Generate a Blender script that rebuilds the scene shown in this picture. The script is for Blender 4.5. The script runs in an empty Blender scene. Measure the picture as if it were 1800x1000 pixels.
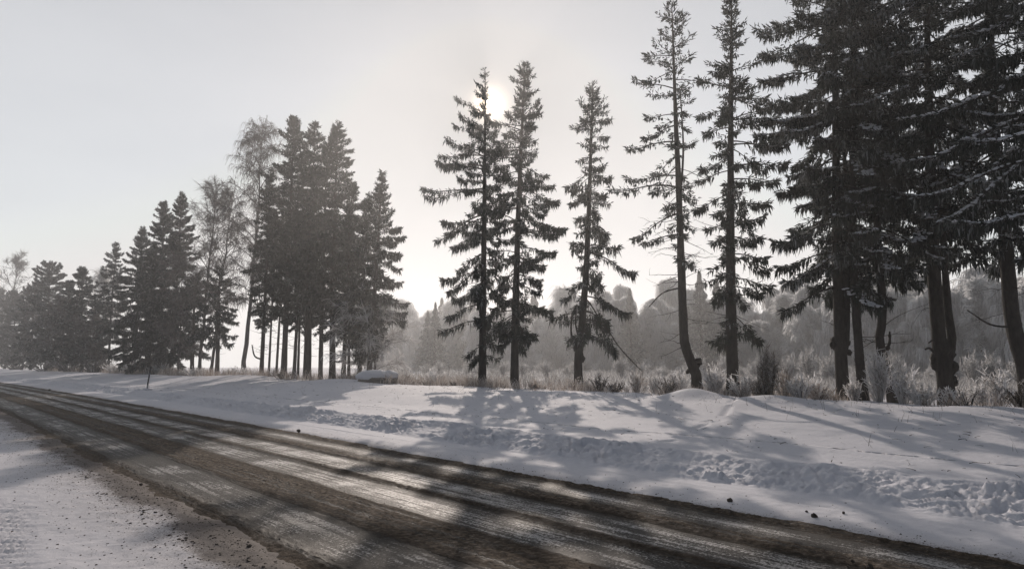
import bpy, math, random
import numpy as np
from mathutils import Vector, Matrix

scene = bpy.context.scene
C = scene.collection
rng = np.random.default_rng(11)
random.seed(5)

# ------------------------------------------------------------------ camera
CAM_H = 2.0
PITCH = math.atan(140 / 1200)
cam_d = bpy.data.cameras.new('camera')
cam_d.lens = 24.0
cam_d.sensor_width = 36.0
cam_d.sensor_fit = 'HORIZONTAL'
cam_d.clip_start = 0.1
cam_d.clip_end = 3000
cam = bpy.data.objects.new('camera', cam_d)
cam.location = (0, 0, CAM_H)
cam.rotation_euler = (math.pi / 2 + PITCH, 0, 0)
C.objects.link(cam)
scene.camera = cam

# ------------------------------------------------------------------ sky
SUN_EL = math.radians(21.4)
SUN_AZ = math.radians(-1.95)          # from +Y, positive to the right
SUN = Vector((math.sin(SUN_AZ) * math.cos(SUN_EL), math.cos(SUN_AZ) * math.cos(SUN_EL), math.sin(SUN_EL)))
world = bpy.data.worlds.new('World')
scene.world = world
world.use_nodes = True
nt = world.node_tree
nt.nodes.clear()


def N(nt, t, **kw):
    n = nt.nodes.new(t)
    for k, v in kw.items():
        if k.startswith('i_'):
            n.inputs[int(k[2:]) if k[2:].isdigit() else k[2:]].default_value = v
        else:
            setattr(n, k, v)
    return n


def math_n(nt, op, a, b=None, c=None, clamp=False):
    n = nt.nodes.new('ShaderNodeMath')
    n.operation = op
    n.use_clamp = clamp
    for i, x in enumerate((a, b, c)):
        if x is None:
            continue
        if isinstance(x, (int, float)):
            n.inputs[i].default_value = x
        else:
            nt.links.new(x, n.inputs[i])
    return n.outputs[0]


def mix_col(nt, fac, a, b, blend='MIX'):
    n = nt.nodes.new('ShaderNodeMix')
    n.data_type = 'RGBA'
    n.blend_type = blend
    for s, x in ((n.inputs[0], fac), (n.inputs[6], a), (n.inputs[7], b)):
        if isinstance(x, (int, float)):
            s.default_value = x
        elif isinstance(x, tuple):
            s.default_value = x + (1,) if len(x) == 3 else x
        else:
            nt.links.new(x, s)
    return n.outputs[2]


sky = N(nt, 'ShaderNodeTexSky', sky_type='NISHITA', sun_disc=False, sun_elevation=SUN_EL, sun_rotation=SUN_AZ,
        altitude=50, air_density=1.0, dust_density=0.3, ozone_density=1.0)
hs = N(nt, 'ShaderNodeHueSaturation')
hs.inputs['Saturation'].default_value = 0.68
nt.links.new(sky.outputs[0], hs.inputs['Color'])
tc = N(nt, 'ShaderNodeTexCoord')
dot = N(nt, 'ShaderNodeVectorMath', operation='DOT_PRODUCT')
nrm = N(nt, 'ShaderNodeVectorMath', operation='NORMALIZE')
nt.links.new(tc.outputs['Generated'], nrm.inputs[0])
nt.links.new(nrm.outputs[0], dot.inputs[0])
dot.inputs[1].default_value = SUN
cosg = dot.outputs['Value']
ang = math_n(nt, 'ARCCOSINE', math_n(nt, 'MINIMUM', cosg, 1.0))
# thin high cloud veil, lit from behind: broad bright side towards the sun, warm aureole, the disc itself
vr = N(nt, 'ShaderNodeMapRange', interpolation_type='SMOOTHSTEP')
for k_, v_ in enumerate((0.0, 0.92, 1.32, 12.9, 0.35)):
    if k_:
        vr.inputs[k_].default_value = v_
nt.links.new(ang, vr.inputs[0])
dip = math_n(nt, 'MULTIPLY_ADD', math_n(nt, 'POWER', 2.718, math_n(nt, 'MULTIPLY', ang, -2.2)), -0.80, 1.0)
veil = math_n(nt, 'MULTIPLY', vr.outputs[0], dip)
vn = N(nt, 'ShaderNodeTexNoise')
vn.inputs['Scale'].default_value = 2.2
vn.inputs['Detail'].default_value = 4
vmap = N(nt, 'ShaderNodeMapping')
vmap.inputs['Scale'].default_value = (1, 1, 3.2)
nt.links.new(tc.outputs['Generated'], vmap.inputs[0])
nt.links.new(vmap.outputs[0], vn.inputs['Vector'])
veil = math_n(nt, 'MULTIPLY', veil, math_n(nt, 'MULTIPLY_ADD', vn.outputs['Fac'], 0.36, 0.82))
aur = math_n(nt, 'MULTIPLY', math_n(nt, 'POWER', 2.718, math_n(nt, 'MULTIPLY', ang, -30.0)), 3.6)
disc = math_n(nt, 'MULTIPLY', math_n(nt, 'POWER', 2.718, math_n(nt, 'MULTIPLY', ang, -150.0)), 230.0)


def scale_col(nt, col, val):
    n = nt.nodes.new('ShaderNodeVectorMath')
    n.operation = 'SCALE'
    n.inputs[0].default_value = col
    nt.links.new(val, n.inputs['Scale'])
    return n.outputs[0]


def addv(nt, a, b):
    n = nt.nodes.new('ShaderNodeVectorMath')
    n.operation = 'ADD'
    nt.links.new(a, n.inputs[0])
    nt.links.new(b, n.inputs[1])
    return n.outputs[0]


cap = N(nt, 'ShaderNodeVectorMath', operation='MINIMUM')
nt.links.new(hs.outputs[0], cap.inputs[0])
cap.inputs[1].default_value = (7.5, 7.6, 7.9)
tot = addv(nt, cap.outputs[0], scale_col(nt, (1.0, 0.958, 0.91), veil))
tot = addv(nt, tot, scale_col(nt, (1.0, 0.74, 0.50), aur))
tot = addv(nt, tot, scale_col(nt, (1.0, 0.80, 0.60), disc))
bg = N(nt, 'ShaderNodeBackground')
bg.inputs['Strength'].default_value = 0.05
wo = N(nt, 'ShaderNodeOutputWorld')
nt.links.new(tot, bg.inputs['Color'])
nt.links.new(bg.outputs[0], wo.inputs['Surface'])

# ------------------------------------------------------------------ sun
sd = bpy.data.lights.new('sun', 'SUN')
sd.energy = 3.4
sd.angle = math.radians(0.5)
sd.color = (1.0, 0.87, 0.76)
so = bpy.data.objects.new('sun', sd)
so.rotation_euler = SUN.to_track_quat('Z', 'Y').to_euler()
so.location = SUN * 300
C.objects.link(so)

# ------------------------------------------------------------------ exposure, sampling
vs = scene.view_settings
vs.view_transform = 'Standard'
vs.look = 'None'
vs.exposure = -0.12
vs.gamma = 1.0
vs.use_curve_mapping = False
scene.render.engine = 'CYCLES'
cy = scene.cycles
cy.max_bounces = 6
cy.diffuse_bounces = 3
cy.glossy_bounces = 2
cy.transmission_bounces = 4
cy.volume_bounces = 1
cy.transparent_max_bounces = 6
cy.sample_clamp_indirect = 4.0
cy.sample_clamp_direct = 12.0
cy.use_adaptive_sampling = True
cy.adaptive_threshold = 0.015
cy.use_denoising = True
cy.caustics_reflective = False
cy.caustics_refractive = False

# ------------------------------------------------------------------ pixel / road geometry helpers
AL = math.radians(41.0)
NU = np.array([math.cos(AL), math.sin(AL)])       # across the road, away from the camera
NV = np.array([-math.sin(AL), math.cos(AL)])      # along the road


def ray(px, py):
    x = (px - 900) / 1200
    y = (500 - py) / 1200
    return np.array([x, math.cos(PITCH) - y * math.sin(PITCH), math.sin(PITCH) + y * math.cos(PITCH)])


def at(px, py, Z):
    d = ray(px, py)
    return d * (Z / d[1]) + np.array([0, 0, CAM_H])


def z_of(py, Z):
    return at(900, py, Z)[2]


def zpx(z, Z):                                      # photo row of height z at depth Z
    return 500 - 1200 * ((z - CAM_H) * math.cos(PITCH) - Z * math.sin(PITCH)) / (Z * math.cos(PITCH) + (z - CAM_H) * math.sin(PITCH))


def px_m(Z, z):                                     # metres per photo pixel
    return (Z * math.cos(PITCH) + (z - CAM_H) * math.sin(PITCH)) / 1200


def uv_of(x, y):
    return x * NU[0] + y * NU[1], x * NV[0] + y * NV[1]


def xy_of(u, v):
    return u * NU[0] + v * NV[0], u * NU[1] + v * NV[1]


def shift(v):                                       # the road bends away gently in the distance
    return -1.25 * (np.clip(np.asarray(v, float) - 18, 0, 130) / 75) ** 2


def depth_at_u(px, u):
    k = (px - 900) / 1200
    return u / (k * NU[0] + NU[1])


# ------------------------------------------------------------------ noise
def _hash(ix, iy, seed):
    h = (ix.astype(np.int64) * 374761393 + iy.astype(np.int64) * 668265263 + seed * 974711) & 0x7fffffff
    h = ((h ^ (h >> 13)) * 1274126177) & 0x7fffffff
    return ((h ^ (h >> 16)) & 0xffff) / 65535.0


def vnoise(x, y, seed=0):
    ix = np.floor(x)
    iy = np.floor(y)
    fx = x - ix
    fy = y - iy
    fx = fx * fx * fx * (fx * (fx * 6 - 15) + 10)
    fy = fy * fy * fy * (fy * (fy * 6 - 15) + 10)
    a = _hash(ix, iy, seed)
    b = _hash(ix + 1, iy, seed)
    c = _hash(ix, iy + 1, seed)
    d = _hash(ix + 1, iy + 1, seed)
    return (a * (1 - fx) + b * fx) * (1 - fy) + (c * (1 - fx) + d * fx) * fy


def fbm(x, y, seed=0, o=4, g=0.5):
    s = 0
    a = 1
    t = 0
    for i in range(o):
        s = s + a * (vnoise(x * 2 ** i + 17.3 * i, y * 2 ** i - 9.1 * i, seed + i) - 0.5)
        t += a
        a *= g
    return s / t * 2


def sstep(a, b, x):
    t = np.clip((x - a) / (b - a), 0, 1)
    return t * t * (3 - 2 * t)


# places where the photo shows mounds and animal tracks on the bank
def uvz(px, py, z):
    d = ray(px, py)
    t = (z - CAM_H) / d[2]
    P = d * t
    return uv_of(P[0], P[1])


MOUNDS = []
for px, Z, hgt, r in ((1215, 24.5, 0.34, 1.0), (1352, 22.0, 0.22, 1.2), (1500, 20.0, 0.10, 1.2), (1700, 17.5, 0.12, 1.5), (975, 29, 0.10, 2.0), (600, 44, .25, 3.0), (420, 60, .25, 4)):
    P = at(px, 690, Z)
    MOUNDS.append(uv_of(P[0], P[1]) + (hgt, r))
TRACK = []
for seg in (((1128, 776), (1142, 766)), ((1160, 764), (1182, 759)), ((1187, 759), (1206, 757)), ((1220, 751), (1238, 744)), ((1242, 744), (1262, 742)),
            ((1272, 740), (1284, 728)), ((1286, 728), (1298, 719)), ((1298, 718), (1312, 710)), ((1015, 744), (1032, 741))):
    TRACK.append((np.array(uvz(seg[0][0], seg[0][1], 0.45)), np.array(uvz(seg[1][0], seg[1][1], 0.5))))


def bank_h(u, v, fine=True):
    """height of the snow from the far road edge outwards (u before the bend shift)"""
    x0 = 10.35 + 0.25 * fbm(v * 0.35, v * 0, 3, 3)
    x1 = 11.65 + 0.35 * fbm(v * 0.25, v * 0 + 5, 4, 3)
    sh = 0.025 + 0.02 * fbm(u * 0.8, v * 0.25, 5, 3)
    sh = sh - 0.11 * (1 - sstep(8.35, 8.75, u + 0.22 * fbm(u * 3, v * 1.2, 6, 3)))
    z = sh + 0.22 * sstep(x0, x1, u) + 0.05 * sstep(x0 - .05, x0 + 0.35, u)
    z = z + 0.50 * sstep(11.6, 20.5, u) ** 1.15
    z = z - 0.22 * sstep(22.5, 28, u)
    big = sstep(12.0, 15, u)
    z = z + big * (0.07 * fbm(u * 0.2, v * 0.14, 8, 2) + 0.012 * fbm(u * 0.9, v * 0.6, 9, 3))
    z = z + sstep(19, 22, u) * 0.06 * fbm(u * 0.7, v * 0.5, 12, 3)
    for mu, mv, h, r in MOUNDS:
        z = z + h * np.exp(-((u - mu) ** 2 + (v - mv) ** 2) / (r * r))
    if fine:
        m = sstep(x0 - 0.1, x0 + 0.25, u) * (1 - sstep(x1 - 0.35, x1 + 0.1, u))
        wx = u + 0.25 * fbm(u * 1.5, v * 1.5, 21, 2)
        wy = v + 0.25 * fbm(u * 1.5, v * 1.5, 22, 2)
        b = 0.03 * fbm(wx * 1.6, wy * 1.2, 23, 2) + 0.055 * (0.5 - np.abs(fbm(wx * 10.0, wy * 7.5, 27, 2)) * 1.6) + 0.055 * (0.5 - np.abs(fbm(wx * 12, wy * 10, 24, 2)) * 1.5) + 0.02 * fbm(u * 18, v * 15, 25, 2)
        b = b + 0.075 * sstep(0.60, 0.70, vnoise(wx * 2.8, wy * 1.9, 29)) * (0.7 + 0.6 * fbm(u * 9, v * 7, 31, 2))
        b = b * (0.35 + 1.3 * vnoise(u * 1.1, v * 0.5, 28))
        z = z + m * b
        # crisp lip along the top of the ploughed band
        z = z + 0.07 * np.exp(-((u - x1 + 0.1) / 0.18) ** 2) * (0.6 + 0.6 * fbm(u * 3, v * 3, 26, 2))
        # one long tyre line on the shoulder
        ul = 9.75 + 0.06 * fbm(v * 0.3, v * 0, 30, 2)
        z = z - 0.018 * np.exp(-((u - ul) / 0.035) ** 2) * sstep(0.25, 0.6, vnoise(v * 0.5, v * 0, 32)) + 0.012 * np.exp(-((u - ul - .09) / 0.05) ** 2)
        z = z + (1 - m) * 0.006 * fbm(u * 4, v * 2.4, 33, 3)
        z = z + (1 - sstep(9.0, 10.3, u)) * 0.012 * fbm(u * 7, v * 5, 34, 2)
        for p0, p1 in TRACK:
            dd = p1 - p0
            L2 = float(dd @ dd)
            near = (np.abs(u - p0[0]) < 2.5) & (np.abs(v - p0[1]) < 2.5)
            if not near.any():
                continue
            uu = u[near]
            vv = v[near]
            t = np.clip(((uu - p0[0]) * dd[0] + (vv - p0[1]) * dd[1]) / L2, 0, 1)
            d2 = (uu - p0[0] - t * dd[0]) ** 2 + (vv - p0[1] - t * dd[1]) ** 2
            z[near] += -0.07 * np.exp(-d2 / 0.012) + 0.03 * np.exp(-d2 / 0.03)
    return z


def ground_z(x, y):
    u, v = uv_of(x, y)
    u = u - float(shift(v))
    return float(bank_h(np.array([u]), np.array([v]), False)[0]) if u > 8.4 else 0.0


def ground_at(px, u):
    """a spot on the bank under photo column px at road distance u -> (x, y, z), depth"""
    Z = depth_at_u(px, u)
    for _ in range(4):
        x = (px - 900) / 1200 * Z
        uu, v = uv_of(x, Z)
        Z *= (u + float(shift(v))) / max(uu, 0.1)
    x = (px - 900) / 1200 * Z
    return np.array([x, Z, ground_z(x, Z)]), Z


# ------------------------------------------------------------------ mesh building
class Geo:
    def __init__(self):
        self.V = []
        self.F = []
        self.M = []
        self.A = []
        self.n = 0

    def add(self, V, F, m=0, a=0.0):
        V = np.asarray(V, np.float32).reshape(-1, 3)
        F = np.asarray(F, np.int64).reshape(-1, 3)
        self.V.append(V)
        self.F.append(F + self.n)
        self.M.append(np.full(len(F), m, np.int32))
        self.A.append(np.broadcast_to(np.asarray(a, np.float32), (len(F),)))
        self.n += len(V)

    def merge(self, g):
        if g.n == 0:
            return
        self.V += g.V
        self.F += [f + self.n for f in g.F]
        self.M += g.M
        self.A += g.A
        self.n += g.n

    def tris(self):
        return sum(len(f) for f in self.F)

    def mesh(self, name, mats, smooth=False, origin=None):
        V = np.concatenate(self.V) if self.V else np.zeros((0, 3), np.float32)
        if origin is not None:
            V = V - np.asarray(origin, np.float32)
        F = np.concatenate(self.F) if self.F else np.zeros((0, 3), np.int64)
        me = bpy.data.meshes.new(name)
        me.vertices.add(len(V))
        me.vertices.foreach_set('co', np.ascontiguousarray(V, np.float32).ravel())
        me.loops.add(F.size)
        me.loops.foreach_set('vertex_index', F.astype(np.int32).ravel())
        me.polygons.add(len(F))
        me.polygons.foreach_set('loop_start', np.arange(0, F.size, 3, dtype=np.int32))
        me.polygons.foreach_set('material_index', np.concatenate(self.M) if self.M else np.zeros(0, np.int32))
        me.polygons.foreach_set('use_smooth', np.full(len(F), smooth))
        at_ = me.attributes.new('frost', 'FLOAT', 'FACE')
        at_.data.foreach_set('value', np.ascontiguousarray(np.concatenate(self.A) if self.A else np.zeros(0), np.float32))
        for m in mats:
            me.materials.append(m)
        me.update(calc_edges=True)
        return me


def link(name, me, parent=None, loc=(0, 0, 0)):
    o = bpy.data.objects.new(name, me)
    C.objects.link(o)
    o.location = loc
    if parent is not None:
        o.parent = parent
    return o


def thing(name, label, cat, loc, group=None):
    o = bpy.data.objects.new(name, None)
    o.empty_display_size = 0.5
    C.objects.link(o)
    o.location = loc
    o['label'] = label
    o['category'] = cat
    if group:
        o['group'] = group
    return o


def unit(v):
    v = np.asarray(v, float)
    return v / np.maximum(np.linalg.norm(v, axis=-1, keepdims=True), 1e-9)


def tube(g, P, R, sides=6, m=0, a=0.0, cap=True, bumps=0.0):
    P = np.asarray(P, float)
    n = len(P)
    R = np.broadcast_to(np.asarray(R, float), (n,))
    T = np.gradient(P, axis=0)
    T = unit(T)
    ref = np.array([0.0, 0, 1]) if abs(T[:, 2]).mean() < 0.8 else np.array([1.0, 0, 0])
    X = unit(np.cross(T, ref))
    Y = np.cross(T, X)
    th = np.arange(sides) * 2 * math.pi / sides
    rr = R[:, None] * (1 + bumps * rng.uniform(-1, 1, (n, sides)))
    V = P[:, None, :] + rr[:, :, None] * (X[:, None, :] * np.cos(th)[None, :, None] + Y[:, None, :] * np.sin(th)[None, :, None])
    i = np.arange(n - 1)[:, None] * sides
    k = np.arange(sides)[None, :]
    k2 = (k + 1) % sides
    q0 = i + k
    q1 = i + k2
    q2 = i + sides + k2
    q3 = i + sides + k
    F = np.concatenate([np.stack([q0, q1, q2], -1).reshape(-1, 3), np.stack([q0, q2, q3], -1).reshape(-1, 3)])
    V = V.reshape(-1, 3)
    if cap:
        V = np.vstack([V, P[-1] + T[-1] * R[-1] * 0.6])
        c = len(V) - 1
        b = (n - 1) * sides
        F = np.concatenate([F, np.stack([b + k[0], b + k2[0], np.full(sides, c)], -1)])
    g.add(V, F, m, a)


def blades(g, P, D, W, m=0, a=0.0, bend=0.12):
    """needle sprays: slim kinked diamonds hanging from P along D"""
    n = len(P)
    if n == 0:
        return
    r = unit(rng.normal(size=(n, 3)))
    S = unit(np.cross(D, r)) * np.asarray(W)[:, None] * 0.5
    L = np.linalg.norm(D, axis=1, keepdims=True)
    K = unit(rng.normal(size=(n, 3))) * L * bend
    mid = P + D * rng.uniform(0.3, 0.6, (n, 1)) + K
    V = np.stack([P, mid + S, P + D, mid - S * rng.uniform(.5, 1.2, (n, 1))], 1).reshape(-1, 3)
    b = np.arange(n)[:, None] * 4
    F = np.concatenate([b + np.array([0, 1, 2]), b + np.array([0, 2, 3])], 1).reshape(-1, 3)
    a = np.repeat(np.broadcast_to(np.asarray(a, float), (n,)), 2)
    g.add(V, F, m, a)


def ribbons(g, P, W, m=0, a=0.0):
    """P: (n, k, 3) polylines -> thin tapering ribbons"""
    n, k, _ = P.shape
    if n == 0:
        return
    T = np.gradient(P, axis=1)
    r = unit(rng.normal(size=(n, 1, 3)))
    S = unit(np.cross(T, np.broadcast_to(r, T.shape)))
    tap = np.linspace(1, 0.35, k)[None, :, None]
    S = S * (np.broadcast_to(np.asarray(W, float), (n,))[:, None, None] * 0.5) * tap
    V = np.stack([P - S, P + S], 2).reshape(n, k * 2, 3)
    b = (np.arange(n) * k * 2)[:, None, None]
    s = (np.arange(k - 1) * 2)[None, :, None]
    F = np.concatenate([b + s + np.array([0, 1, 3]), b + s + np.array([0, 3, 2])], -1).reshape(-1, 3)
    aa = np.repeat(np.broadcast_to(np.asarray(a, float), (n,)), (k - 1) * 2)
    g.add(V.reshape(-1, 3), F, m, aa)


_ph = (1 + 5 ** 0.5) / 2
ICO_V = unit(np.array([(-1, _ph, 0), (1, _ph, 0), (-1, -_ph, 0), (1, -_ph, 0), (0, -1, _ph), (0, 1, _ph), (0, -1, -_ph), (0, 1, -_ph),
                       (_ph, 0, -1), (_ph, 0, 1), (-_ph, 0, -1), (-_ph, 0, 1)], float))
ICO_F = np.array([(0, 11, 5), (0, 5, 1), (0, 1, 7), (0, 7, 10), (0, 10, 11), (1, 5, 9), (5, 11, 4), (11, 10, 2), (10, 7, 6), (7, 1, 8),
                  (3, 9, 4), (3, 4, 2), (3, 2, 6), (3, 6, 8), (3, 8, 9), (4, 9, 5), (2, 4, 11), (6, 2, 10), (8, 6, 7), (9, 8, 1)])


def lumps(g, P, S, jit=0.25, m=0, a=0.0):
    """P (n,3), S (n,3) half sizes: uneven lumps of 20 faces"""
    n = len(P)
    if n == 0:
        return
    th = rng.uniform(0, 2 * math.pi, n)
    V = ICO_V[None] * (1 + jit * rng.uniform(-1, 1, (n, 12, 1))) * np.asarray(S)[:, None, :]
    c, s = np.cos(th)[:, None], np.sin(th)[:, None]
    V = np.stack([V[..., 0] * c - V[..., 1] * s, V[..., 0] * s + V[..., 1] * c, V[..., 2]], -1) + P[:, None, :]
    F = ICO_F[None] + (np.arange(n) * 12)[:, None, None]
    aa = np.repeat(np.broadcast_to(np.asarray(a, float), (n,)), 20)
    g.add(V.reshape(-1, 3), F.reshape(-1, 3), m, aa)


def smooth_line(P, n):
    """Catmull-Rom through the given points, n samples"""
    P = np.asarray(P, float)
    if len(P) == 2:
        t = np.linspace(0, 1, n)[:, None]
        return P[0] * (1 - t) + P[1] * t
    Q = np.vstack([2 * P[0] - P[1], P, 2 * P[-1] - P[-2]])
    d = np.concatenate([[0], np.cumsum(np.linalg.norm(np.diff(P, axis=0), axis=1))])
    out = []
    for s in np.linspace(0, d[-1], n):
        i = min(np.searchsorted(d, s, side='right') - 1, len(P) - 2)
        t = (s - d[i]) / max(d[i + 1] - d[i], 1e-9)
        a, b, c, e = Q[i], Q[i + 1], Q[i + 2], Q[i + 3]
        out.append(0.5 * (2 * b + (c - a) * t + (2 * a - 5 * b + 4 * c - e) * t * t + (3 * b - 3 * c + e - a) * t ** 3))
    return np.array(out)


# ------------------------------------------------------------------ materials
def new_mat(name):
    m = bpy.data.materials.new(name)
    m.use_nodes = True
    n = m.node_tree
    n.nodes.clear()
    out = n.nodes.new('ShaderNodeOutputMaterial')
    return m, n, out


def noise_n(nt, scale, detail=4, vec=None, rough=0.55):
    n = nt.nodes.new('ShaderNodeTexNoise')
    n.inputs['Scale'].default_value = scale
    n.inputs['Detail'].default_value = detail
    n.inputs['Roughness'].default_value = rough
    if vec is not None:
        nt.links.new(vec, n.inputs['Vector'])
    return n.outputs['Fac']


def ramp_n(nt, fac, stops, interp='LINEAR'):
    r = nt.nodes.new('ShaderNodeValToRGB')
    r.color_ramp.interpolation = interp
    e = r.color_ramp.elements
    while len(e) > 1:
        e.remove(e[-1])
    e[0].position = stops[0][0]
    e[0].color = stops[0][1] + (1,) if len(stops[0][1]) == 3 else stops[0][1]
    for p, c in stops[1:]:
        k = e.new(p)
        k.color = c + (1,) if len(c) == 3 else c
    nt.links.new(fac, r.inputs[0])
    return r.outputs[0]


def bump_n(nt, h, strength=0.5, dist=0.02, normal=None):
    b = nt.nodes.new('ShaderNodeBump')
    b.inputs['Strength'].default_value = strength
    b.inputs['Distance'].default_value = dist
    nt.links.new(h, b.inputs['Height'])
    if normal is not None:
        nt.links.new(normal, b.inputs['Normal'])
    return b.outputs[0]


def g3(x):
    return (x, x, x)


def mat_foliage(name, dark, mid, frost, transl=0.35):
    m, n, out = new_mat(name)
    a = n.nodes.new('ShaderNodeAttribute')
    a.attribute_name = 'frost'
    col = ramp_n(n, a.outputs['Fac'], [(0.0, dark), (0.55, mid), (0.8, tuple(0.5 * (p + q) for p, q in zip(mid, frost))), (1.0, frost)])
    d = n.nodes.new('ShaderNodeBsdfDiffuse')
    t = n.nodes.new('ShaderNodeBsdfTranslucent')
    n.links.new(col, d.inputs['Color'])
    n.links.new(col, t.inputs['Color'])
    mx = n.nodes.new('ShaderNodeMixShader')
    mx.inputs[0].default_value = transl
    n.links.new(d.outputs[0], mx.inputs[1])
    n.links.new(t.outputs[0], mx.inputs[2])
    n.links.new(mx.outputs[0], out.inputs['Surface'])
    return m


def mat_bark(name, c1, c2, scale=3.0):
    m, n, out = new_mat(name)
    tcn = n.nodes.new('ShaderNodeTexCoord')
    mp = n.nodes.new('ShaderNodeMapping')
    mp.inputs['Scale'].default_value = (1, 1, 0.3)
    n.links.new(tcn.outputs['Object'], mp.inputs[0])
    f = noise_n(n, scale * 4, 6, mp.outputs[0], 0.65)
    f2 = noise_n(n, scale * 0.5, 3, tcn.outputs['Object'])
    col = ramp_n(n, f, [(0.3, c1), (0.72, c2)])
    col = mix_col(n, math_n(n, 'MULTIPLY', f2, 0.6), col, tuple(x * 0.6 for x in c1))
    p = n.nodes.new('ShaderNodeBsdfPrincipled')
    p.inputs['Roughness'].default_value = 0.9
    p.inputs['Specular IOR Level'].default_value = 0.15
    n.links.new(col, p.inputs['Base Color'])
    n.links.new(bump_n(n, f, 0.9, 0.03), p.inputs['Normal'])
    n.links.new(p.outputs[0], out.inputs['Surface'])
    return m


def mat_snow(name, base=(0.66, 0.662, 0.712), dirt=None):
    m, n, out = new_mat(name)
    tcn = n.nodes.new('ShaderNodeTexCoord')
    o = tcn.outputs['Object']
    fine = noise_n(n, 60, 4, o, 0.7)
    med = noise_n(n, 9, 4, o)
    col = ramp_n(n, med, [(0.25, tuple(x * 0.93 for x in base)), (0.75, base)])
    if dirt:
        a = n.nodes.new('ShaderNodeAttribute')
        a.attribute_name = 'dirt'
        sp = noise_n(n, 38, 5, o, 0.8)
        sp2 = noise_n(n, 3.0, 4, o, 0.6)
        sp = math_n(n, 'ADD', math_n(n, 'MULTIPLY', sp, 0.75), math_n(n, 'MULTIPLY', sp2, 0.25))
        k = math_n(n, 'MULTIPLY_ADD', a.outputs['Fac'], 0.40, -0.30)
        k = math_n(n, 'ADD', k, sp)
        k = math_n(n, 'MULTIPLY', math_n(n, 'SUBTRACT', k, 0.46, clamp=True), 6.0, clamp=True)
        film = math_n(n, 'MULTIPLY', a.outputs['Fac'], 0.42)
        col = mix_col(n, film, col, (0.36, 0.315, 0.29))
        col = mix_col(n, math_n(n, 'MULTIPLY', k, 0.8), col, dirt)
    p = n.nodes.new('ShaderNodeBsdfPrincipled')
    p.inputs['Roughness'].default_value = 0.75
    p.inputs['Specular IOR Level'].default_value = 0.06
    n.links.new(col, p.inputs['Base Color'])
    h = math_n(n, 'ADD', math_n(n, 'MULTIPLY', fine, 0.35), med)
    n.links.new(bump_n(n, h, 0.55, 0.03), p.inputs['Normal'])
    n.links.new(p.outputs[0], out.inputs['Surface'])
    return m


SPRUCE = mat_foliage('spruce_needles', (0.026, 0.032, 0.028), (0.052, 0.062, 0.056), (0.46, 0.47, 0.48), 0.36)
FROSTY = mat_foliage('frosted_twigs', (0.22, 0.205, 0.20), (0.62, 0.61, 0.61), (0.88, 0.88, 0.90), 0.55)
BIRCHT = mat_foliage('birch_twigs', (0.06, 0.05, 0.045), (0.13, 0.12, 0.115), (0.34, 0.34, 0.345), 0.30)
DRYG = mat_foliage('dry_grass', (0.12, 0.085, 0.06), (0.46, 0.41, 0.375), (0.74, 0.73, 0.74), 0.45)
BACKF = mat_foliage('hoar_frost_and_haze', (0.42, 0.425, 0.435), (0.72, 0.725, 0.735), (0.88, 0.885, 0.90), 0.6)  # hoar frost, paled further so the colour also carries the mist's brightness
BARK = mat_bark('spruce_bark', (0.020, 0.017, 0.015), (0.075, 0.065, 0.058))
BIRCHB = mat_bark('birch_bark', (0.05, 0.045, 0.04), (0.26, 0.25, 0.24), 2.0)
GREYB = mat_bark('grey_bark', (0.04, 0.036, 0.033), (0.14, 0.13, 0.125), 2.0)
SNOW = mat_snow('snow')
SNOWD = mat_snow('dirty_snow', dirt=(0.055, 0.042, 0.033))
BOUGH_SNOW = mat_snow('bough_snow', (0.70, 0.71, 0.75))


def mat_simple(name, col, rough=0.7, var=0.3, scale=20):
    m, n, out = new_mat(name)
    tcn = n.nodes.new('ShaderNodeTexCoord')
    f = noise_n(n, scale, 5, tcn.outputs['Object'])
    c = ramp_n(n, f, [(0.25, tuple(x * (1 - var) for x in col)), (0.75, tuple(min(1, x * (1 + var)) for x in col))])
    p = n.nodes.new('ShaderNodeBsdfPrincipled')
    p.inputs['Roughness'].default_value = rough
    n.links.new(c, p.inputs['Base Color'])
    n.links.new(bump_n(n, f, 0.4, 0.01), p.inputs['Normal'])
    n.links.new(p.outputs[0], out.inputs['Surface'])
    return m


CLOD = mat_simple('frozen_mud', (0.062, 0.048, 0.038), 0.85, 0.5, 30)
ROCK = mat_simple('dark_stone', (0.07, 0.065, 0.06), 0.8, 0.4, 14)
POLE_D = mat_simple('dark_plastic', (0.018, 0.018, 0.02), 0.5, 0.2)
POLE_L = mat_simple('grey_plastic', (0.30, 0.30, 0.32), 0.5, 0.15)


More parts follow.
